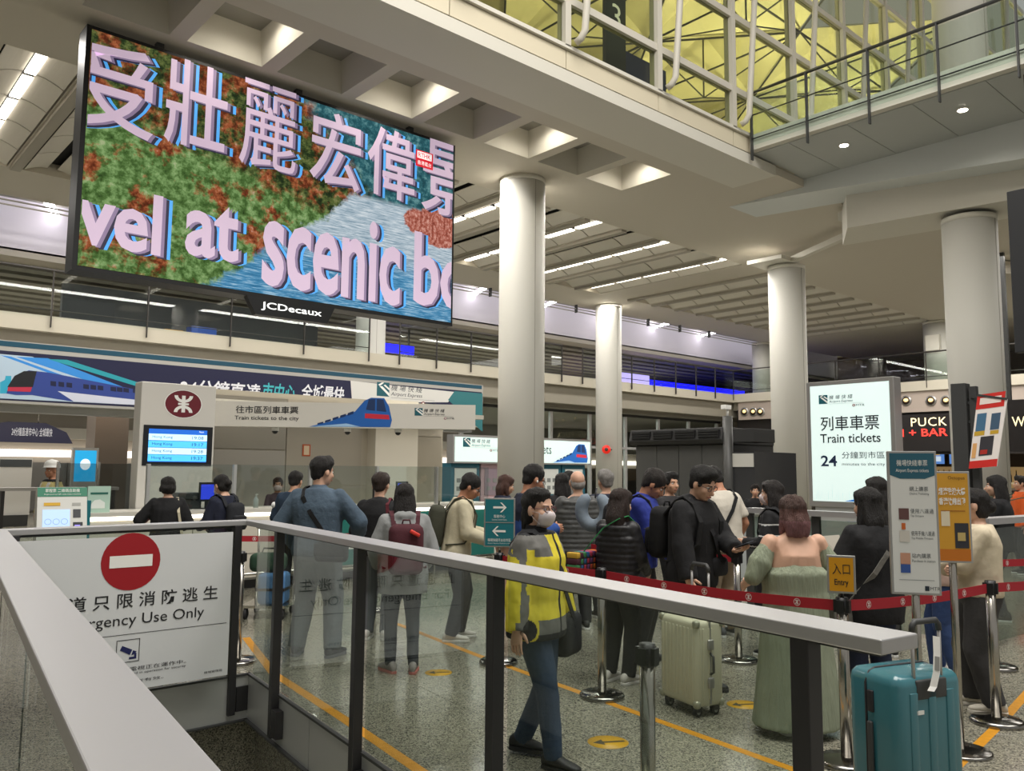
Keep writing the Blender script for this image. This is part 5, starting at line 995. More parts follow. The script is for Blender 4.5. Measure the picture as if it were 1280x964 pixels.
    def hand(s, d):
        o = s.hopt[d]; f = (s.wr[d]-s.el[d]).normalized(); dr = Vector(o['d']).normalized() if 'd' in o else f; n = Vector(o.get('n', (-d, 0, 0))); n = (n-dr*n.dot(dr)).normalized()   # n: palm normal
        c = dr.cross(n); c = c if c.dot(Vector((0, 1, 0)))*1 >= 0 or abs(c.y) < .2 else -c; curl = o.get('curl', .35); W = s.wr[d]; m = s.mb('hand'); s.hdir[d] = (W, dr, n, c)
        ts = 1 if o.get('thumb', 1) > 0 else -1
        R = []
        for t, w, th in ((-.03, .028, .023), (.0, .03, .02), (.035, .040, .016), (.07, .042, .014), (.088, .040, .012)):
            R.append([W+dr*t+c*(w*math.cos(2*PI*i/12))+n*(th*math.sin(2*PI*i/12)) for i in range(12)])
        m.loft(R)
        for k, (off, ln) in enumerate(((.030, .066), (.011, .076), (-.009, .071), (-.029, .056))):
            p = W+dr*.083+c*off*ts; ang = curl*.5; path = [p-dr*.015]; 
            for j in range(3):
                path.append(p); v = dr*math.cos(ang)+n*math.sin(ang); p = p+v*(ln*(.45, .32, .23)[j]); ang += curl
            path.append(p); m.tube(path, .0085, 8, rs=[.009, .0095, .0085, .008, .0055])
        p = W+dr*.012+c*.026*ts; v1 = (dr*.55+c*ts*.75+n*.35).normalized(); v2 = (dr*.85+c*ts*.25+n*(.3+.4*curl)).normalized(); m.tube([p, p+v1*.032, p+v1*.032+v2*.028, p+v1*.032+v2*.05], .01, 8, rs=[.014, .0115, .0095, .006])
    def hair(s, style, c='17130f', lenz=-.25, tip=None):
        if style == 'short' or style == 'crop':
            s.hell('hair', (0, -.022, .044), (.090, .102, .090)); s.hell('hair', (0, -.055, -.02), (.068, .05, .06))
            if style == 'short': s.hell('hair', (0, .03, .095), (.07, .062, .042)); s.hell('hair', (.05, .02, .07), (.035, .05, .03)); s.hell('hair', (-.05, .02, .07), (.035, .05, .03))
            for d in (-1, 1): s.hell('hair', (d*.07, .015, .01), (.012, .022, .035))
        elif style == 'bald':
            s.hell('hair', (0, -.05, -.035), (.076, .055, .052)); 
            for d in (-1, 1): s.hell('hair', (d*.068, -.012, .0), (.014, .035, .03))
        else:
            s.hell('hair', (0, -.02 if style in ('long', 'bob') else -.028, .043), (.09, .104 if style in ('long', 'bob') else .100, .088))
            if style in ('pony', 'bun'): s.hell('hair', (.012, .0, .088), (.08, .082, .046))
            s.hell('hair', (0, -.05, -.03), (.085, .065, .08))
            if style in ('long', 'bob'): s.hell('hair', (0, .02, .075), (.078, .07, .045))
            if style == 'bun': s.hell('hair', (0, -.12, -.02), (.045, .045, .045))
            elif style == 'pony': capsule(s.mb('hair'), s.hp((0, -.1, -.03)), s.hp((0, -.11, lenz)), .04, .02)
            else:
                dn = s.Rh @ Vector((0, 0, -1)); dn = Vector((0, 0, -1))*.75+dn*.25
                for x, y, r in ((0, -.06, .06), (.045, -.05, .05), (-.045, -.05, .05), (.07, -.01, .03), (-.07, -.01, .03)):
                    a = s.hp((x, y, .0)); e = a+dn*(-lenz)+Vector((x*.25, -.035 if y < -.03 else 0, 0)); capsule(s.mb('hair'), a, (a+e)/2+Vector((0, -.012, 0)), r, r*1.02); capsule(s.mb('hair'), (a+e)/2+Vector((0, -.012, 0)), e, r*1.02, r*.7)
        PEND.append((s, 'hair', 'hair', [hairmat(c)]+([hairmat(q) for q in tip] if tip else []), .011, 7, (lambda p: 0 if p.z > s.hc.z+.03 else 1 if p.z > s.hc.z-.06 else 2) if tip else None)); return s
    def top(s, name, mats, hem=.88, sleeve=1.0, loose=.0, flare=0, neck=1.475, fun=None, cuff=True, vox=.014, hood=False, collar=0):
        m = s.mb(name); g = s.g; q = .014+loose; z0 = hem
        full = [(.80, .165, .12), (.86, .172, .122), (.93, .172, .118), (1.04, .152, .108), (1.18, .16, .113), (1.31, s.sw*.96/g, .118), (1.385, s.sw/g, .095), (1.43, s.sw*.72/g, .076), (neck, .07/g, .062)]
        secs = [(z0, (.166+flare)*g+q, (.116+flare)*g+q, 0)]+[(z, a*g+q, b_*g+q, -.004) for z, a, b_ in full if z > z0+.02 and z <= neck]
        sections(m, secs, s.T)
        for d in (-1, 1):
            a, e, w = s.sh[d], s.el[d], s.wr[d]
            if sleeve > 0:
                f1 = min(1, sleeve/.55); e2 = a+(e-a)*f1; capsule(m, a, e2, .05*g+q*.5, .048*g+q*.7, flat1=sleeve < .55)
                if sleeve > .55:
                    w2 = e+(w-e)*((sleeve-.55)/.45); capsule(m, e, w2, .048*g+q*.7, .036*g+q*.7, flat1=True)
                    if cuff: capsule(m, w2-(w2-e).normalized()*.03, w2, .036+q*.8, .034+q*.6, flat0=True, flat1=True)
        if hood: m.ell(s.TT(Vector((0, -.085, 1.45))), (.115, .065, .06)); m.ell(s.TT(Vector((0, -.03, 1.485))), (.09, .075, .04))
        if collar: capsule(m, s.TT(Vector((0, -.012, neck-.03))), s.TT(Vector((0, -.008, neck+collar))), .078, .07, 16, True, True)
        PEND.append((s, name, name, mats if isinstance(mats, list) else [mats], vox, 3, fun)); return s
    def trousers(s, mat, loose=.008, name='trousers', waist=1.02, length=1.0, fun=None):
        m = s.mb(name); g = s.g; q = loose
        sections(m, [(.83, .15*g+q, .105*g+q, 0), (.90, .172*g+q, .122*g+q, 0), (waist, .152*g+q, .112*g+q, 0)], lambda p: p)
        for d in (-1, 1):
            e = s.kn[d]+(s.an[d]-s.kn[d])*length-Vector((0, 0, .02)); capsule(m, s.hip[d], s.kn[d], .096*g+q, .066+q); capsule(m, s.kn[d], e, .066+q, .05+q, flat1=True)
        PEND.append((s, name, name, [mat] if not isinstance(mat, list) else mat, .014, 3, fun)); return s
    def skirt(s, mat, z0, z1, w0, name='skirt', flare=.2, fun=None):
        secs = []
        for i in range(9):
            t = i/8; secs.append((z0+(z1-z0)*t, w0+flare*(1-t)**1.2, (w0*.75)+flare*.8*(1-t)**1.2, 0))
        sections(s.mb(name), secs, s.T, e=2.1); PEND.append((s, name, name, [mat], .014, 3, fun)); return s
    def shoes(s, c='222222', sole='dcdcd8'):
        for d in (-1, 1):
            f, z = s.ft[d]; R = Matrix.Rotation(math.radians(f[2]), 3, 'Z'); o = Vector((s.an[d].x, s.an[d].y, z)); up = MB(); rings = []
            for y, w, h, zb in ((-.085, .012, .03, .03), (-.078, .030, .075, .012), (-.05, .037, .10, .012), (0, .038, .105, .012), (.05, .041, .08, .012), (.10, .046, .06, .012), (.15, .043, .048, .012), (.18, .03, .036, .014), (.192, .012, .024, .018)):
                ring = []
                for i in range(12):
                    t = 2*PI*i/12; cx, sz = math.cos(t), math.sin(t); ring.append((o+R @ Vector((w*cx, y, zb+h*max(0, .5+.5*sz)**.8)))*s.k)
                rings.append(ring)
            up.loft(rings); sh = up.build('shoe', M('shoe_'+c, c, .6), s.t)
            so = MB(); pts = [(-.09, .0), (-.08, .028), (-.04, .04), (.02, .039), (.09, .05), (.15, .047), (.19, .022), (.2, 0)]; pts = pts+[(y, -w) for y, w in reversed(pts[1:-1])]
            so.prism([(o+R @ Vector((w, y, .0)))*s.k for y, w in pts], (0, 0, .026*s.k)); so.build('sole', M('sole_'+sole, sole, .6), sh, .004)
        return s
    def glasses(s, c='1c1c1e'):
        m = MB()
        for d in (-1, 1):
            pts = [s.hp((d*.033+.023*math.cos(2*PI*i/16), .094-.004*abs(math.cos(2*PI*i/16)), .0+.018*math.sin(2*PI*i/16)))*s.k for i in range(17)]; m.tube(pts, .0022, 5)
            m.tube([s.hp((d*.056, .09, .006))*s.k, s.hp((d*.079, .06, .006))*s.k, s.hp((d*.083, -.01, .004))*s.k], .0022, 5)
        m.tube([s.hp((-.011, .095, .004))*s.k, s.hp((0, .101, .007))*s.k, s.hp((.011, .095, .004))*s.k], .002, 5); m.build('glasses', M('frame_'+c, c, .35), s.t); return s
    def mask(s, c='d9d4d2'):
        m = MB(); R = []
        for z, y0, w in ((-.008, .098, .045), (-.022, .113, .062), (-.04, .118, .070), (-.065, .111, .068), (-.088, .098, .060), (-.104, .078, .048)):
            R.append([s.hp((w*x, y0-.062*abs(x)**2.2, z-.0*abs(x)))*s.k for x in (-1, -.8, -.55, -.3, -.12, 0, .12, .3, .55, .8, 1)])
        m.loft(R, 0, True, False, False); o = m.build('face_mask', M('mask_'+c, c, .8), s.t); q = o.modifiers.new('solid', 'SOLIDIFY'); q.thickness = .003
        m = MB()
        for d in (-1, 1):
            for z in (-.022, -.088): m.tube([s.hp((d*.064, .06, z))*s.k, s.hp((d*.078, .02, z*.6))*s.k, s.hp((d*.08, -.012, -.012))*s.k], .0015, 4)
        m.build('ear_loop', M('mask_'+c), o); return s
    def rawpart(s, name, m, mat, parent=None): return m.build(name, mat, parent or s.t)
    def done(s):
        PEND.append((s, 'body', 'body', [s.skin], s.vox, 2, None)); return s
    def W(s, p): return s.t.matrix_basis @ (Vector(p)*s.k)
    def mtx(s): return s.t.matrix_basis.copy()
def flush_people():
    tmp = []
    for (P, key, name, mats, vox, smooth, fun) in PEND:
        m = P.prims[key]; me = bpy.data.meshes.new(name); me.from_pydata([tuple(v) for v in m.v], [], m.f)
        o = bpy.data.objects.new('tmp', me); col.objects.link(o)
        r = o.modifiers.new('r', 'REMESH'); r.mode = 'VOXEL'; r.voxel_size = vox; sm = o.modifiers.new('s', 'SMOOTH'); sm.factor = .5; sm.iterations = smooth
        d = o.modifiers.new('d', 'DECIMATE'); d.ratio = (.45 if vox > .0125 else .34) if not fun else .9; tmp.append(o)
    bpy.context.view_layer.update(); dg = bpy.context.evaluated_depsgraph_get()
    for o, (P, key, name, mats, vox, smooth, fun) in zip(tmp, PEND):
        me = bpy.data.meshes.new_from_object(o.evaluated_get(dg)); me.materials.clear()
        for m in mats: me.materials.append(m)
        n = len(me.polygons); me.polygons.foreach_set('use_smooth', [True]*n)
        if fun: me.polygons.foreach_set('material_index', [fun(p.center) for p in me.polygons])
        else: me.polygons.foreach_set('material_index', [0]*n)
        if key != 'body' and n:
            A = (.0055, 14, .003, 34) if key not in ('hair',) else (.010, 34, .005, 70); zs = .25 if key in ('hair', 'dress') else .6; so = Vector((P.t.location.x*3.1, P.t.location.y*1.7, 0)); me.update()
            nv = len(me.vertices); co = np.zeros(nv*3); no = np.zeros(nv*3); me.vertices.foreach_get('co', co); me.vertices.foreach_get('normal', no); co = co.reshape(-1, 3); no = no.reshape(-1, 3)
            am = np.array([A[0]*mnoise.noise(Vector((x, y, z*zs))*A[1]+so)+A[2]*mnoise.noise(Vector((x, y, z*zs))*A[3]+so) for x, y, z in co]); co += no*am[:, None]; me.vertices.foreach_set('co', co.ravel()); me.update()
        if key == 'body':
            h = P.prims['hand']; bm = bmesh.new(); bm.from_mesh(me); vs_ = [bm.verts.new(v) for v in h.v]
            for f in h.f:
                try: bm.faces.new([vs_[i] for i in f]).smooth = True
                except ValueError: pass
            bmesh.ops.recalc_face_normals(bm, faces=bm.faces); bm.to_mesh(me); bm.free()
        me.transform(Matrix.Scale(P.k, 4)); me.name = name; ob = bpy.data.objects.new(name, me); col.objects.link(ob); ob.parent = P.t
        if key == 'body':
            for part, mat in (('eye', M('eye_white', 'e6e2dc', .3)), ('iris', M('iris_dark', '1c120c', .2)), ('eyebrow', M('brow', '1c1612', .8)), ('lips', M('lips', 'a86860', .5))):
                q = P.prims[part]; q.v = [tuple(Vector(v)*P.k) for v in q.v]; q.build(part, mat, ob)
    for o in tmp:
        me = o.data; bpy.data.objects.remove(o); bpy.data.meshes.remove(me)
def pos(x, d):      # ground point along an image column at a given distance
    r = CF+CR*((x-640)/FPX); k = d/1.0; p = CAM+r*k; return (p.x, p.y)
HEAD = 48.53        # compass of the camera, used to turn people
def fc(a): return HEAD+a   # a=0: walking away from the viewer, 90: to the left, -90: to the right, 180: towards
hold = lambda x, y, z, **k: dict(p=(x, y, z), **k)
# ---- the queue, front to back
blackc = fabric('black', '141417'); navyc = fabric('navy', '1a1f33'); jeans = fabric('jeans', '2b3d54', bscale=20); dkjeans = fabric('dark_jeans', '1e2430'); greyp = fabric('grey_trousers', '55595c'); charp = fabric('charcoal', '2b2b2d')
# woman in the yellow jacket
yj = [fabric('yellow', 'e0cf3a', bump=.25), fabric('jacket_grey', '6d6c68', bump=.2), fabric('jacket_black', '1c1d20')]
P = Person('woman in a yellow and grey jacket and face mask walking behind the handrail', (3.37, 3.58), fc(-118), 1.53, 1.16, sw=.185, head=(-14, 0), L=hold(-.30, .10, .84, curl=.5), R=hold(.29, .0, .84), feet=((-.08, -.15, 5, .02), (.09, .17, -5)), vox=.0075, skin='c')
def yf(p):
    r = abs(p.x); dd = 1 if p.x > 0 else -1
    if p.z > 1.462: return 2
    if min((p-P.wr[d]).length for d in (-1, 1)) < .07: return 2
    arm = None
    for a, e in ((P.sh[dd], P.el[dd]), (P.el[dd], P.wr[dd])):
        u = e-a; t = max(0, min(1, (p-a).dot(u)/u.length_squared)); q = p-(a+u*t)
        if q.length < .085 and (t > .12 or a is not P.sh[dd]): arm = q
    if arm is not None and r > .185: return 1 if arm.x*dd > .012 and abs(arm.y) < .05 else 0
    if p.z > 1.33 and r > .085: return 1
    if p.z < .845: return 2
    if p.y > 0 and r < .012: return 2
    if .845 < p.z < .93 and p.y > .02: return 1
    return 0
P.top('jacket', yj, hem=.80, loose=.028, fun=yf, collar=.045, vox=.009).trousers(jeans, .012).hair('pony', '15110f', -.30).shoes('1a1a1c', '1f1f20').glasses('5a3038').mask('c9bfc0').done(); YW = P
# woman in the sage dress
sage = M('cloth_sage', '8e9680', .85, bump=.8, bscale=9, var=.08, vscale=6, stretch=(4, 4, .5))
P = Person('woman with pinkish hair in a long sage green dress seen from behind', pos(987, 5.5), fc(8), 1.49, 1.42, sw=.20, L=hold(-.30, .22, 1.06), R=hold(.28, .24, 1.08), skin='c', feet=((-.11, .0, 5), (.11, .03, -5)), vox=.011)
P.top('dress_top', sage, hem=.98, neck=1.30, sleeve=0, loose=.012); P.skirt(sage, .06, 1.22, .225, 'dress', .12)
for d in (-1, 1):
    m = P.mb('puff_sleeve%d' % d); PEND.append((P, 'puff_sleeve%d' % d, 'puff_sleeve', [sage], .013, 3, None))
    a, e = P.sh[d], P.el[d]; capsule(m, a+(e-a)*.18, a+(e-a)*.6, .066, .092); capsule(m, a+(e-a)*.6, a+(e-a)*1.02, .092, .068); capsule(m, P.el[d], P.el[d]+(P.wr[d]-P.el[d])*.3, .07, .055, flat1=True)
P.hair('long', '4c352e', -.15, ('65453f', '80585a')).shoes('d8d4ce', 'e4e2de').done(); DR = P
# hooded man with phone
P = Person('man in a black hooded jacket and glasses looking down at his phone', pos(862, 6.5), fc(-138), 1.70, 1.05, lean=5, head=(0, 24), L=hold(-.06, .36, 1.10, d=(.3, .9, .1), n=(.2, 0, 1), curl=.5), R=hold(.26, .16, .84, d=(0, .5, -.8), curl=.8), poleL=(-.7, -.3, -.6), feet=((-.12, .02, 10), (.12, .0, -10)), vox=.009, skin='c')
P.top('hooded_jacket', blackc, hem=.80, loose=.035, hood=True).trousers(blackc, .02).hair('short', '12100e').shoes('1c1c1e', '2a2a2c').glasses('3a3a3e').done(); HM = P
m = MB()
for d in (-1, 1):
    for f in (.72, .84):
        c = P.el[d]+(P.wr[d]-P.el[d])*f; u = (P.wr[d]-P.el[d]).normalized(); 
        capsule(m, (c-u*.008)*P.k, (c+u*.008)*P.k, .064, .062, 16, True, True) if f < .8 else None
P.rawpart('cuff_stripe', m, fabric('white_stripe', 'c8c8c6'))
# man in white t-shirt
P = Person('man in a white t-shirt with a black strap, head bowed behind the hooded man', pos(903, 8.6), fc(25), 1.72, 1.06, lean=8, head=(10, 32), L=hold(-.22, .22, .98), R=hold(.27, .14, .92, curl=.5), skin='b')
P.top('t_shirt', fabric('tee_white', 'cfc8ba'), hem=.86, sleeve=.42, loose=.018).trousers(fabric('khaki', '9a8a74'), .016).hair('short', '14100e').shoes('4a4c50', 'c8c8c4').done(); WT = P
# striped woman
def stf(p): return 1 if (p.z*9.2) % 1 < .13 and 1.0 < p.z < 1.4 else 0
P = Person('woman in a black top with thin white stripes and a face mask', pos(963, 7.75), fc(55), 1.56, 1.0, sw=.165, L=hold(-.14, .26, 1.12), R=hold(.10, .28, 1.10), skin='c')
P.top('striped_top', [blackc, fabric('white_stripe', 'c8c8c6')], hem=.86, loose=.012, fun=stf).trousers(blackc, .03).hair('long', '1c1512', -.22).shoes('1a1a1c', 'e0e0dc').mask('e4d4d4').done(); SW_ = P
# blue jacket man and the puffer woman in front of him
P = Person('bearded man in a bright blue jacket looking down', pos(796, 7.45), fc(-112), 1.69, 1.10, lean=7, head=(10, 34), L=hold(-.08, .32, .98, d=(.6, .5, -.4), curl=.8), R=hold(.06, .32, .96, d=(-.6, .5, -.4), curl=.8), skin='b')
P.top('jacket', fabric('royal_blue', '27368f'), hem=.84, loose=.03, collar=.03).trousers(charp, .02).hair('crop', '231c18').shoes('2a2a2c', '1c1c1c').done(); BM = P
m = MB(); [m.ell(P.hp(c)*P.k, r, 10, 7, R=P.Rh) for c, r in (((0, .064, -.096), (.034, .024, .018)), ((.02, .092, -.052), (.016, .008, .005)), ((-.02, .092, -.052), (.016, .008, .005)))]; P.rawpart('beard', m, hairmat('2c221c'))
puf = M('puffer_black', '1d1c1f', .5, bump=.25, bscale=20)
def quilt(P, name, mat, hem, loose, n=11, arms=True):
    m = P.mb(name); z = hem; dz = (1.42-hem)/n
    for i in range(n):
        zc = hem+dz*(i+.5); t = (zc-.86)/.5; w = (.172+.012*math.sin(t*2))*P.g if zc < 1.3 else P.sw*.98; dpt = .12*P.g
        R = []
        for k, (zz, sc) in enumerate(((-.5, -.008), (-.3, .003), (0, .007), (.3, .003), (.5, -.008))):
            R.append((zc+zz*dz, w+loose+sc, dpt+loose+sc, -.004))
        sections(m, R, P.T)
    sections(m, [(hem, .15*P.g+loose, .10*P.g+loose, 0), (1.40, P.sw*.9+loose*.5, .09+loose*.5, 0), (1.47, .085, .075, 0)], P.T)
    for d in (-1, 1):
        for a, e, r0, r1 in ((P.sh[d], P.el[d], .072*P.g, .062*P.g), (P.el[d], P.wr[d], .062*P.g, .05)):
            for j in range(4):
                p = a+(e-a)*((j+.5)/4); r = r0+(r1-r0)*((j+.5)/4); u = (e-a).normalized(); L = (e-a).length/8; capsule(m, p-u*L*.5, p+u*L*.5, r, r*.98)
            capsule(m, a, e, r0*.88, r1*.88, flat1=True)
    PEND.append((P, name, name, [mat], .011, 2, None))
P = Person('brown haired woman in a black quilted jacket with a green shoulder strap', pos(772, 6.72), fc(-40), 1.50, 1.05, sw=.165, head=(-10, 12), L=hold(-.12, .26, 1.0), R=hold(.16, .24, .98), skin='c')
quilt(P, 'quilted_jacket', puf, .86, .018); P.trousers(blackc, .016).hair('long', '2c1d17', -.26).shoes('cfcac4', 'dedad6').done(); QW = P
# grey puffer older man, grey haired person, dark haired woman
P = Person('bald man in a grey quilted jacket among the waiting people', pos(722, 8.9), fc(10), 1.64, 1.14, L=hold(-.16, .28, 1.05), R=hold(.2, .2, 1.0), skin='c')
quilt(P, 'quilted_jacket', M('puffer_grey', '4c4d4c', .55, bump=.2, bscale=20), .84, .03); P.trousers(charp, .016).hair('bald', '8a8580').shoes().done()
P = Person('grey haired person partly hidden behind the man in blue', pos(757, 9.6), fc(20), 1.64, 1.0, skin='c'); P.top('coat', navyc, hem=.78, loose=.03).trousers(charp).hair('short', '8a8682').shoes().done()
P = Person('long haired woman in dark clothes behind the masked woman in yellow', pos(703, 10.2), fc(20), 1.60, 1.0, sw=.165); P.top('coat', blackc, hem=.7, loose=.03).trousers(blackc).hair('long', '15110f', -.3).shoes().done()
P = Person('person with a dark cap behind the hooded man', pos(836, 9.6), fc(-150), 1.62, 1.0, L=hold(-.1, .3, 1.1), R=hold(.1, .3, 1.1)); P.top('coat', fabric('dark_grey', '2a292b'), hem=.8, loose=.03).trousers(blackc).hair('short', '191614').shoes().done(); CP = P
P = Person('small dark haired person further back near the far ticket machines', pos(711, 13.0), fc(-20), 1.62, 1.0); P.top('coat', fabric('grey_coat', '6a6a66'), hem=.8, loose=.03).trousers(charp).hair('short', '191614').shoes().done()
# man with earbud, brown haired woman
P = Person('man with glasses in a navy and blue jacket over a white shirt', pos(661, 7.75), fc(-75), 1.70, 1.08, head=(5, 22), L=hold(-.06, .25, 1.14, curl=.7), R=hold(.10, .24, 1.14, curl=.7), poleL=(-.5, -.5, -.8), poleR=(.5, -.5, -.8), skin='b')
def bnf(p): return 2 if abs(p.x) < .045 and p.y > .05 and p.z > 1.05 else (1 if p.z < 1.22 else 0)
P.top('jacket', [navyc, fabric('blue_panel', '24488c'), fabric('tee_white2', 'd6d4d0')], hem=.84, loose=.026, fun=bnf).trousers(charp).hair('crop', '15110f').shoes().glasses().done()
m = MB(); m.ell(P.hp((.086, .004, -.018))*P.k, (.009, .009, .014), 8, 6); P.rawpart('earbud', m, wht)
P = Person('brown haired woman in dark clothes at the counter behind the arrow sign', pos(630, 10.3), fc(-70), 1.58, 1.0, sw=.165, head=(0, 15)); P.top('coat', navyc, hem=.8, loose=.025).trousers(fabric('skin_tone_hose', 'b08c78')).hair('bob', '4a2e24', -.14).shoes('d8d0c8').done()
# cream sweater man
P = Person('man in a cream sweater with an olive backpack looking down', pos(573, 8.3), fc(-82), 1.62, 1.06, lean=8, head=(-8, 26), L=hold(-.06, .34, 1.08, curl=.7), R=hold(.14, .32, 1.04, curl=.7), skin='b', feet=((-.11, .05, 10), (.11, -.05, -5)))
P.top('sweater', fabric('cream', 'c9c0a4'), hem=.87, loose=.026).trousers(fabric('charcoal2', '3a3c3e'), .022).hair('crop', '15110f').shoes('d4d0c8', 'e2e0da').glasses().done(); CM = P
# woman with maroon backpack
P = Person('woman in a light grey hooded top with a dark red backpack seen from behind', pos(509, 6.95), fc(12), 1.52, 1.1, sw=.175, head=(0, 10), L=hold(-.22, .2, .98), R=hold(.22, .2, .98), skin='c', feet=((-.10, .05, 25), (.11, .0, -10)))
P.top('hooded_top', fabric('light_grey', '8e9090'), hem=.74, loose=.035, hood=True).trousers(fabric('slate', '30353c'), .002).hair('long', '17110f', -.30).shoes('8e8884', 'b86a60').done(); MW = P
# man in black
P = Person('brown haired man in a black jacket standing at the counter side of the queue', pos(478, 8.3), fc(-8), 1.60, 1.0, head=(0, 5), L=hold(-.2, .2, 1.0), R=hold(.2, .2, 1.0), skin='c')
P.top('jacket', blackc, hem=.88, loose=.024, collar=.02).trousers(fabric('mid_grey', '63666a'), .016).hair('short', '2e2019').shoes('c4c0ba', 'd8d6d0').done(); MBk = P
# denim man
den = fabric('denim', '4a5b6b', bump=.4, bscale=24, var=.18)
P = Person('tall man in a denim jacket with a black cross strap seen from behind', pos(403, 7.55), fc(-10), 1.74, 1.1, sw=.2, head=(-32, 4), L=hold(-.25, .10, .96, d=(.3, .6, -.5)), R=hold(.28, .28, 1.06, curl=.6), poleL=(-.8, -.6, -.1), poleR=(.9, -.5, -.4), skin='c', feet=((-.17, .0, 14), (.17, .0, -14)))
P.top('denim_jacket', den, hem=.88, loose=.03, collar=.03).trousers(fabric('stone_grey', '6b7276'), .028).hair('short', '15110f').shoes('2f3236', '6a6c70').done(); DM = P
P = Person('person in a dark blue jacket with a round patch at the counter', pos(372, 10.5), fc(-5), 1.60, 1.0, sw=.17, head=(0, 15), L=hold(-.18, .24, 1.05), R=hold(.18, .24, 1.05)); P.top('jacket', fabric('petrol', '28394c'), hem=.84, loose=.03).trousers(charp).hair('short', '15110f').shoes().done()
m = MB(); c = P.sh[-1]+(P.el[-1]-P.sh[-1])*.4; m.ell((c+Vector((-.06, -.035, 0)))*P.k, (.035, .035, .04), 12, 8); P.rawpart('patch', m, wht)
# two women at the counter
P = Person('short haired woman in a black coat with a cream shoulder strap at the counter', pos(217, 10.0), fc(20), 1.52, 1.05, sw=.175, head=(20, 6), L=hold(-.26, .24, 1.22, d=(-.1, .2, 1), curl=.8), R=hold(.2, .22, 1.06), skin='c'); P.top('coat', blackc, hem=.62, loose=.03).trousers(blackc).hair('bob', '15110f', -.06).shoes().done(); CW = P
m = MB(); m.strip([P.TT(Vector(q))*P.k for q in ((.10, .10, 1.44), (.12, .02, 1.475), (.125, -.06, 1.45), (.15, -.155, 1.28), (.20, -.15, 1.0), (.24, -.09, .86))], .03, (1, 0, 0), .006); P.rawpart('bag_strap', m, fabric('cream_strap', 'cfc6ac'))
m = MB(); m.ell(((P.wr[-1]+P.el[-1])/2)*P.k, (.065, .06, .07)); P.rawpart('red_cuff', m, fabric('red_cuff', '8c2424'))
P = Person('woman in a dark jacket and mask with dark bag looking down at the counter', pos(286, 9.9), fc(62), 1.56, 1.0, sw=.17, head=(0, 24), L=hold(-.12, .3, 1.06, curl=.6), R=hold(.12, .3, 1.06, curl=.6), skin='c'); P.top('jacket', navyc, hem=.8, loose=.028).trousers(charp).hair('bun', '15110f').shoes().mask('d8d4d0').done(); MK = P
# staff behind the counter, hard hat worker, desk clerk
P = Person('clerk with a face mask sitting low behind the ticket counter glass', pos(352, 13.3), fc(-165), 1.48, 1.0, sw=.165, L=hold(-.15, .3, 1.0), R=hold(.15, .3, 1.0)); P.top('uniform', fabric('uniform', '5a4a50'), hem=.84).trousers(charp).hair('short', '3a302c').mask('d8c8c4').shoes().done()
P = Person('worker in a white hard hat and pale yellow jacket in the far left hall', pos(72, 14.2), fc(150), 1.68, 1.05, head=(10, 0), L=hold(-.26, .06, .86), R=hold(.26, .06, .86), skin='b')
def hvf(p): return 1 if abs(abs(p.x)-.11) < .03 and p.z < 1.42 and abs(p.x) < .15 else (2 if p.z > 1.43 else 0)
P.top('work_jacket', [fabric('pale_yellow', 'c4b87c'), fabric('reflective', 'c4c4c4'), blackc], hem=.84, loose=.03, fun=hvf).trousers(charp).shoes().done()
m = MB(); rings = [[P.hp((r*1.0*math.cos(a), -.01+r*1.15*math.sin(a), z))*P.k for a in [2*PI*i/20 for i in range(20)]] for r, z in ((.128, .05), (.11, .056), (.108, .10), (.095, .14), (.065, .168), (.01, .18))]; m.loft(rings); hh = P.rawpart('hard_hat', m, M('hat_white', 'dededa', .3))
m = MB(); m.tube([P.hp((0, -.125, .10))*P.k, P.hp((0, -.09, .155))*P.k, P.hp((0, 0, .183))*P.k, P.hp((0, .08, .155))*P.k], .008, 6); m.build('ridge', M('hat_white'), hh)
P = Person('clerk with hand to face behind the pale service desk', pos(941, 14.4), fc(170), 1.42, 1.0, L=hold(-.12, .2, 1.35, d=(.2, .1, 1), curl=.6), R=hold(.2, .25, 1.0)); P.top('uniform', blackc, hem=.84).trousers(charp).hair('short', '201814').shoes().done()
# right-hand group
P = Person('long haired woman in black holding papers, half behind the teal sign', pos(1083, 5.75), fc(12), 1.54, 1.05, sw=.175, head=(12, 8), L=hold(-.20, .26, 1.12, curl=.6), R=hold(.18, .24, 1.05), skin='c'); P.top('black_top', blackc, hem=.74, loose=.035).trousers(fabric('indigo', '232a40'), .016).hair('long', '14100e', -.28).shoes('2a2a2c').done(); LB = P
P = Person('taller black haired woman standing behind the tall lit ticket sign side', pos(1092, 7.7), fc(25), 1.60, 1.0, sw=.17); P.top('black_top', blackc, hem=.8, loose=.03).trousers(blackc).hair('long', '14100e', -.25).shoes().done()
P = Person('person in pale pink with blue jeans standing behind the tall signs', pos(1172, 6.95), fc(60), 1.56, 1.05, sw=.17, L=hold(-.1, .26, 1.1), R=hold(.12, .28, 1.08), skin='c', feet=((-.1, -.08, 10), (.1, .1, -5))); P.top('pink_top', fabric('pale_pink', 'c4a89c'), hem=.84, loose=.03).trousers(fabric('blue_jeans', '2e4470', bscale=20), .02).hair('long', '17110f', -.2).shoes('e0ddd8', 'e8e6e2').done()
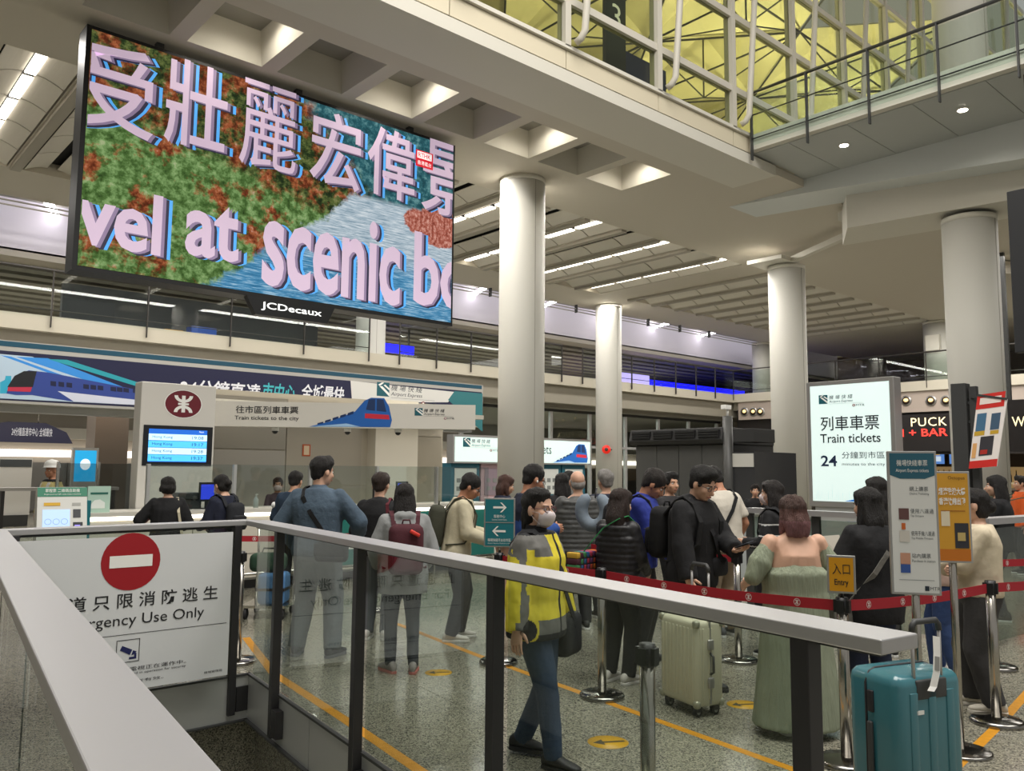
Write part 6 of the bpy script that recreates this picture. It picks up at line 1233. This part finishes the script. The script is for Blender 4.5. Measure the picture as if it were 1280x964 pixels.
P = Person('woman with arms folded in a cream sweater and grey trousers at right', pos(1213, 6.05), fc(70), 1.53, 1.05, sw=.175, head=(0, 5), L=hold(.06, .2, 1.14, d=(1, .1, 0), curl=.6), R=hold(-.06, .24, 1.10, d=(-1, .1, 0), curl=.6), poleL=(-1, .2, -.6), poleR=(1, .2, -.6), skin='c', feet=((-.12, -.05, 0), (.12, .06, -10))); P.top('sweater', fabric('cream2', 'cfc2a8'), hem=.9, loose=.03).trousers(fabric('slate_wide', '3b3a3a'), .035).hair('bun', '17110f').shoes('cfc8b8', 'ddd8cc').done()
P = Person('woman with long black hair in a black top beyond the glass barrier', pos(1240, 9.6), fc(60), 1.62, 1.05, sw=.18, L=hold(-.1, .3, 1.0), R=hold(.25, .2, .95), skin='c'); P.top('t_shirt', blackc, hem=.84, sleeve=.5, loose=.03).trousers(dkjeans).hair('long', '14100e', -.28).shoes().done()
P = Person('person in an orange shirt at the far right edge', pos(1270, 14.0), fc(80), 1.60, 1.1); P.top('shirt', fabric('orange', 'd0581c'), hem=.84, loose=.03).trousers(charp).hair('short', '1c1612').shoes().done()
flush_people()
# ------------------------------------------------------------ bags and luggage
def backpack(P, label, c, size=(.30, .17, .44), pc=None, y=-.25, z=1.17, strap=True, rzoff=0, name='backpack', accent=None):
    t = thing(name, label, 'backpack'); t.matrix_basis = P.mtx() @ Matrix.Scale(P.k, 4); w, d, h = size; L = Matrix.Rotation(-P.lean, 3, 'X'); q = lambda p: P.TT(Vector(p))
    m = fabric('bag_'+c, c, bump=.25, bscale=18); m2 = fabric('bag_'+(pc or c), pc or c, bump=.25, bscale=18)
    cc = q((0, y, z)); b = MB(); b.rbox(cc, (w, d, h), .07, 5, R=L); b.build('main_body', m, t)
    b = MB(); b.rbox(cc+L @ Vector((0, -d/2-.01, -h*.18)), (w*.8, .06, h*.5), .028, 4, R=L); pk = b.build('front_pocket', m2, t)
    b = MB(); b.tube([cc+L @ Vector((x*w*.38, -d/2-.042, h*.02)) for x in (-1, -.5, 0, .5, 1)], .004, 5); b.build('zip', M('zip_dark', '26262a', .5), pk)
    b = MB(); b.tube([cc+L @ Vector((x, .0, zz)) for x, zz in ((-.04, h/2-.01), (-.03, h/2+.035), (.03, h/2+.035), (.04, h/2-.01))], .008, 6); b.build('top_handle', m, t)
    if accent:
        b = MB(); b.rbox(cc+L @ Vector((w*.22, -d/2-.02, h*.33)), (.10, .03, .035), .012, 3, R=L @ Matrix.Rotation(.5, 3, 'Y')); b.build('red_tab', K(accent), t)
    if strap:
        for s in (-1, 1):
            b = MB(); b.strip([q((s*.10, y+d/2-.02, z+h/2-.06)), q((s*.115, -.10, 1.455)), q((s*.125, -.02, 1.495)), q((s*.13, .075, 1.45)), q((s*.135, .155, 1.32)), q((s*.15, .15, 1.15)), q((s*.19, .06, 1.02)), q((s*.18, -.13, .98))], .05, (1, 0, 0), .012); b.build('strap', m, t)
    return t
backpack(MW, 'dark red patterned backpack on the woman in light grey', '4a1c26', (.32, .17, .46), '5a2030', y=-.235, z=1.16, accent='d8382c')
backpack(CM, 'olive green backpack on the man in the cream sweater', '3c3d30', (.30, .18, .46), '33352c', z=1.14)
backpack(BM, 'black backpack on the man in the bright blue jacket', '17171a', (.30, .17, .44), y=-.26, z=1.16)
backpack(HM, 'black round backpack on the hooded man', '121214', (.30, .17, .42), y=-.28, z=1.18)
backpack(MK, 'dark grey backpack on the masked woman at the counter', '22242a', (.26, .14, .38), y=-.22, z=1.2)
# neck pillow on the blue jacket man's backpack
t = thing('neck_pillow', 'grey blue U shaped neck pillow hanging on a black backpack', 'pillow'); p = BM.W((-.06, -.43, 1.33)); t.location = p; t.rotation_euler = (0, 0, math.radians(HEAD-90-20))
b = MB(); pts = [(.115*math.sin(a), -.02, -.125*math.cos(a)*1.1) for a in [(-2.75+5.5*i/18) for i in range(19)]]; b.tube(pts, .06, 12, rs=[.03, .052]+[.06]*15+[.052, .03]); b.build('cushion', fabric('pillow_grey', '7c8894', bump=.2), t)
b = MB(); b.tube([(0, .04, .11), (0, .06, .16), (0, .10, .2)], .008, 6); b.build('loop', M('zip_dark'), t)
# colourful tote and green strap
t = thing('striped_tote', 'bright multicoloured patchwork tote on a green strap', 'bag'); t.matrix_basis = QW.mtx() @ Matrix.Scale(QW.k, 4)
cs = ['a8324a', 'd07a28', '3a7a4a', '6a3a6a', 'c8a038', '2e5a8a', 'b84a30', '4a2430']; b = MB()
for i in range(8):
    for j in range(5): b.rbox((-.30, -.27+.05*i-.02, .92+.055*j), (.13, .049, .054), .012, 2, mi=(i*3+j*5) % 8)
b.build('patchwork', [fabric('patch_'+c, c, bump=.2) for c in cs], t)
b = MB(); b.rbox((-.30, -.12, 1.03), (.125, .38, .26), .03, 3); b.build('lining', fabric('bag_dark', '241c20'), t)
b = MB(); b.strip([QW.TT(Vector(q)) for q in ((-.29, -.15, 1.16), (-.18, -.18, 1.26), (-.05, -.17, 1.40), (.06, -.10, 1.475), (.11, -.02, 1.50), (.12, .10, 1.43), (.06, .17, 1.28))], .035, (.75, 0, .5), .006); b.build('strap', fabric('green_strap', '2f8a50'), t)
# cross body straps and bags
def crossbag(P, label, c, side, size=(.24, .10, .17), z=.92, y=-.14, sc=None, x=.2):
    t = thing('shoulder_bag', label, 'bag'); t.matrix_basis = P.mtx() @ Matrix.Scale(P.k, 4); m = fabric('bag_'+c, c, bump=.3, bscale=18)
    b = MB(); b.rbox((side*x, y, z), size, .045, 4); b.build('pouch', m, t); b = MB(); b.rbox((side*x, y-size[1]/2+.005, z+size[2]*.1), (size[0]*.95, .02, size[2]*.6), .009, 2); b.build('flap', m, t)
    b = MB(); q = P.TT; b.strip([q(Vector(v)) for v in ((side*x, y-.03, z+.06), (side*.10, -.165, 1.12), (-side*.0, -.175, 1.26), (-side*.09, -.15, 1.40), (-side*.115, -.06, 1.478), (-side*.115, .03, 1.485), (-side*.08, .12, 1.40), (side*.02, .175, 1.22), (side*.13, .16, 1.05), (side*x, y+.06, z+.06))], .04, (.8, 0, side*.6), .008); b.build('strap', m, t); return t
crossbag(DM, 'black cross body bag on the man in the denim jacket', '16171a', 1, (.30, .11, .18), .93, -.16)
crossbag(HM, 'dark grey cross body pouch on the hooded man', '1c1c20', -1, (.2, .08, .15), .95, .15, x=.14)
crossbag(WT, 'black cross body bag on the man in the white t-shirt', '19191b', -1, (.22, .09, .2), .95, .02)
crossbag(YW, 'black shoulder bag on the woman in the yellow jacket', '1e1f22', -1, (.26, .12, .28), .78, .12, x=.24)
crossbag(SW_, 'black bag on the striped top woman', '17171a', 1, (.24, .11, .3), .95, -.12)
crossbag(LB, 'black and white patterned bag beside the long haired woman in black', '76746e', -1, (.24, .12, .26), .78, .02, x=.26)
t = thing('shoulder_bag', 'dark red round bag at the hip of the man in black', 'bag'); t.matrix_basis = MBk.mtx() @ Matrix.Scale(MBk.k, 4); b = MB(); b.rbox((.22, -.16, .80), (.24, .12, .28), .08, 5); b.build('pouch', fabric('bag_maroon', '5c1e28'), t); b = MB(); b.strip([MBk.TT(Vector(v)) for v in ((.22, -.16, .93), (.16, -.17, 1.15), (.12, -.12, 1.42), (.12, .0, 1.485), (.12, .1, 1.43))], .035, (1, 0, 0), .006); b.build('strap', fabric('bag_maroon'), t)
# phone in the hooded man's hand, papers, snack box
W, dr, n, c = HM.hdir[-1]; t = thing('mobile_phone', 'black phone held by the hooded man', 'phone'); t.matrix_basis = HM.mtx() @ Matrix.Scale(HM.k, 4); b = MB(); b.beam(W+dr*.06+n*.022-dr*.02, W+dr*.06+n*.022+dr*.14+Vector((0, 0, .03)), .078, .010, up=n); b.build('case', blk, t); b = MB(); b.beam(W+dr*.05+n*.0285, W+dr*.05+n*.0285+dr*.13+Vector((0, 0, .03)), .07, .002, up=n); b.build('display', K('6a7078', .2), t)
W, dr, n, c = LB.hdir[-1]; t = thing('open_booklet', 'open white booklet held by the long haired woman in black', 'booklet'); t.matrix_basis = LB.mtx() @ Matrix.Scale(LB.k, 4); p = W+dr*.08+Vector((0, .02, .05))
for s in (-1, 1): b = MB(); b.prism([p+Vector((0, 0, 0)), p+Vector((s*.15, -.02, .01)), p+Vector((s*.15, .03, .20)), p+Vector((0, .04, .19))], (0, .006, 0)); b.build('page', K('d8d2c4'), t)
W, dr, n, c = CW.hdir[-1]; t = thing('snack_box', 'small yellow snack box held up by the short haired woman', 'box'); t.matrix_basis = CW.mtx() @ Matrix.Scale(CW.k, 4); p = W+dr*.09+n*.035; b = MB(); b.rbox(p, (.07, .11, .09), .008, 2); b.build('carton', K('c8b070'), t); b = MB(); b.rbox(p+Vector((0, 0, .035)), (.074, .114, .02), .005, 2); b.build('lid', K('d8c890'), t)
# ------------------------------------------------------------ suitcases
def wheels(t, w, d, r=.028, c='2a2a2c'):
    for sx in (-1, 1):
        for sy in (-1, 1):
            x, y = sx*(w/2-.05), sy*(d/2-.045); b = MB(); b.cyl((x-.016, y, r), (x+.016, y, r), r, n=16); wh = b.build('wheel', M('rubber', '202022', .7), t)
            b = MB(); b.cyl((x-.018, y, r), (x+.018, y, r), r*.5, n=12); b.build('hub', M('hub_grey', 'a0a09c', .4), wh); b = MB(); b.box(x-.026, y-.022, r*1.2, x+.026, y+.022, r*2+.02); b.build('wheel_fork', M('fork_'+c, c, .5), t)
def suitcase_handle(t, w, y, z0, z1, mat=alu, grip=dark_metal, sp=.09):
    for s in (-1, 1): b = MB(); b.cyl((s*sp, y, z0), (s*sp, y, z1), .009, n=10); b.build('telescopic_tube', mat, t)
    b = MB(); b.tube([(-sp, y, z1-.03), (-sp+.004, y, z1), (-sp+.02, y, z1+.018), (sp-.02, y, z1+.018), (sp-.004, y, z1), (sp, y, z1-.03)], .015, 10); b.build('grip', grip, t)
t = thing('cream_suitcase', 'cream ribbed hard shell suitcase standing beside the hooded man', 'suitcase', (4.90, 3.63, 0), math.radians(HEAD+207)); w, d, h = .40, .24, .57; cr = M('cream_shell', 'cac7ae', .4); z0 = .065
b = MB(); b.rbox((0, 0, z0+h/2), (w, d, h), .035, 4); b.build('shell', cr, t)
for k in range(9):
    x = -.16+.04*k; 
    for s in (-1, 1): b = MB(); b.rbox((x, s*(d/2), z0+h/2), (.018, .012, h-.10), .005, 2); b.build('rib', cr, t)
for k in range(4):
    for s in (-1, 1): b = MB(); b.rbox((s*w/2, -.08+.022*k*(1 if k < 2 else 1)+(.028 if k > 1 else 0), z0+h/2), (.010, .012, h-.10), .004, 2); b.build('rib', cr, t)
for sx in (-1, 1):
    for sy in (-1, 1):
        for sz in (0, 1): b = MB(); b.rbox((sx*(w/2-.018), sy*(d/2-.018), z0+.022+(h-.044)*sz), (.05, .05, .055), .02, 3); b.build('corner_guard', M('guard', 'a8a894', .35, metal=.4), t)
b = MB(); b.box(-w/2-.003, -.008, z0+.02, w/2+.003, .008, z0+h+.002); b.build('frame', alu, t)
for zz in (z0+h*.72, z0+h*.28): b = MB(); b.rbox((w/2+.008, 0, zz), (.02, .05, .07), .008, 2); b.build('latch', alu, t, None)
b = MB(); b.tube([(w/2+.004, 0, z0+h*.38), (w/2+.035, 0, z0+h*.41), (w/2+.035, 0, z0+h*.59), (w/2+.004, 0, z0+h*.62)], .009, 8); b.build('side_handle', dark_metal, t)
b = MB(); b.tube([(-.08, 0, z0+h), (-.07, 0, z0+h+.03), (.07, 0, z0+h+.03), (.08, 0, z0+h)], .009, 8); b.build('top_handle', dark_metal, t)
wheels(t, w, d); suitcase_handle(t, w, d/2-.03, z0+h-.02, .97)
t = thing('teal_suitcase', 'glossy teal hard shell suitcase with a paper tag at the lower right', 'suitcase', (4.20, 1.85, 0), math.radians(HEAD+114)); w, d, h = .44, .31, .64; tl = M('teal_shell', '3a727c', .22, bump=.015, bscale=8, coat=.4); z0 = .07
b = MB(); b.rbox((0, 0, z0+h/2), (w, d, h), .055, 5); b.build('shell', tl, t)
for s in (-1, 1):
    for k in range(3): b = MB(); b.rbox((-.12+.12*k, s*d/2, z0+h/2), (.05, .010, h-.16), .004, 2); b.build('panel_rib', tl, t)
zp = M('zip_dark', '26262a', .5); b = MB(); b.tube([(w/2+.001, -.03, z0+.05), (w/2+.001, -.03, z0+h-.06), (w/2-.025, -.03, z0+h-.012), (w/2-.06, -.03, z0+h+.001), (-w/2+.06, -.03, z0+h+.001), (-w/2+.025, -.03, z0+h-.012), (-w/2-.001, -.03, z0+h-.06), (-w/2-.001, -.03, z0+.05)], .007, 6); b.build('zip', zp, t)
b = MB(); b.rbox((w/2+.004, .0, z0+h*.78), (.014, .035, .10), .005, 2); b.build('lock', zp, t); b = MB(); b.rbox((w/2+.012, .0, z0+h*.45), (.018, .03, .24), .008, 3); b.build('side_handle', dark_metal, t)
b = MB(); b.rbox((0, d/2-.005, z0+h-.07), (.20, .02, .09), .009, 2); b.build('handle_recess', dark_metal, t); b = MB(); b.box(.06, d/2+.001, z0+h*.72, .105, d/2+.005, z0+h*.72+.018); b.build('name_plate', wht, t)
wheels(t, w, d, .032); suitcase_handle(t, w, d/2-.022, z0+h-.10, .93)
b = MB(); b.strip([(-.03, d/2+.012, .88), (-.02, d/2+.02, .80), (.0, d/2+.03, .72), (.03, d/2+.035, .66), (.06, d/2+.045, .645)], .045, (1, 0, .2), .002); tg = b.build('paper_tag', wht, t); b = MB(); b.strip([(-.018, d/2+.023, .79), (-.004, d/2+.0312, .73)], .03, (1, 0, .2), .003); b.build('tag_print', K('8c8c88'), tg)
# trolley with boxes near the counter
p = pos(345, 9.45); t = thing('luggage_trolley', 'luggage trolley with a blue and a green bundle near the counter', 'trolley', (p[0], p[1], 0), math.radians(HEAD-90)); MB().box(-.25, -.18, .12, .25, .3, .15).build('deck', steel, t)
for x in (-.22, .22): b = MB(); b.tube([(x, .28, .14), (x, .32, .6), (x, .3, .98)], .014, 8); b.build('upright', steel, t)
b = MB(); b.cyl((-.22, .3, .98), (.22, .3, .98), .016); b.build('push_bar', dark_metal, t)
for x in (-.2, .2):
    for y in (-.14, .26): b = MB(); b.cyl((x-.015, y, .06), (x+.015, y, .06), .06, n=16); b.build('wheel', M('rubber'), t)
g = thing('blue_bundle', 'blue wrapped bundle on the luggage trolley', 'luggage', (p[0], p[1], .15), math.radians(HEAD-90)); b = MB(); b.rbox((.06, 0, .17), (.3, .3, .34), .05, 4); b.build('bundle', fabric('bundle_blue', '4a78a8'), g); b = MB(); b.box(-.1, -.153, .15, .215, .153, .18); b.build('strap', blk, g)
g = thing('green_bundle', 'green bag on top of the luggage trolley load', 'luggage', (p[0], p[1], .495), math.radians(HEAD-90)); b = MB(); b.rbox((-.02, .04, .10), (.38, .26, .2), .06, 4); b.build('bag', fabric('bundle_green', '2c4a38'), g); b = MB(); b.tube([(-.1, .04, .19), (-.08, .04, .25), (.06, .04, .25), (.08, .04, .19)], .01, 6); b.build('handle', blk, g)
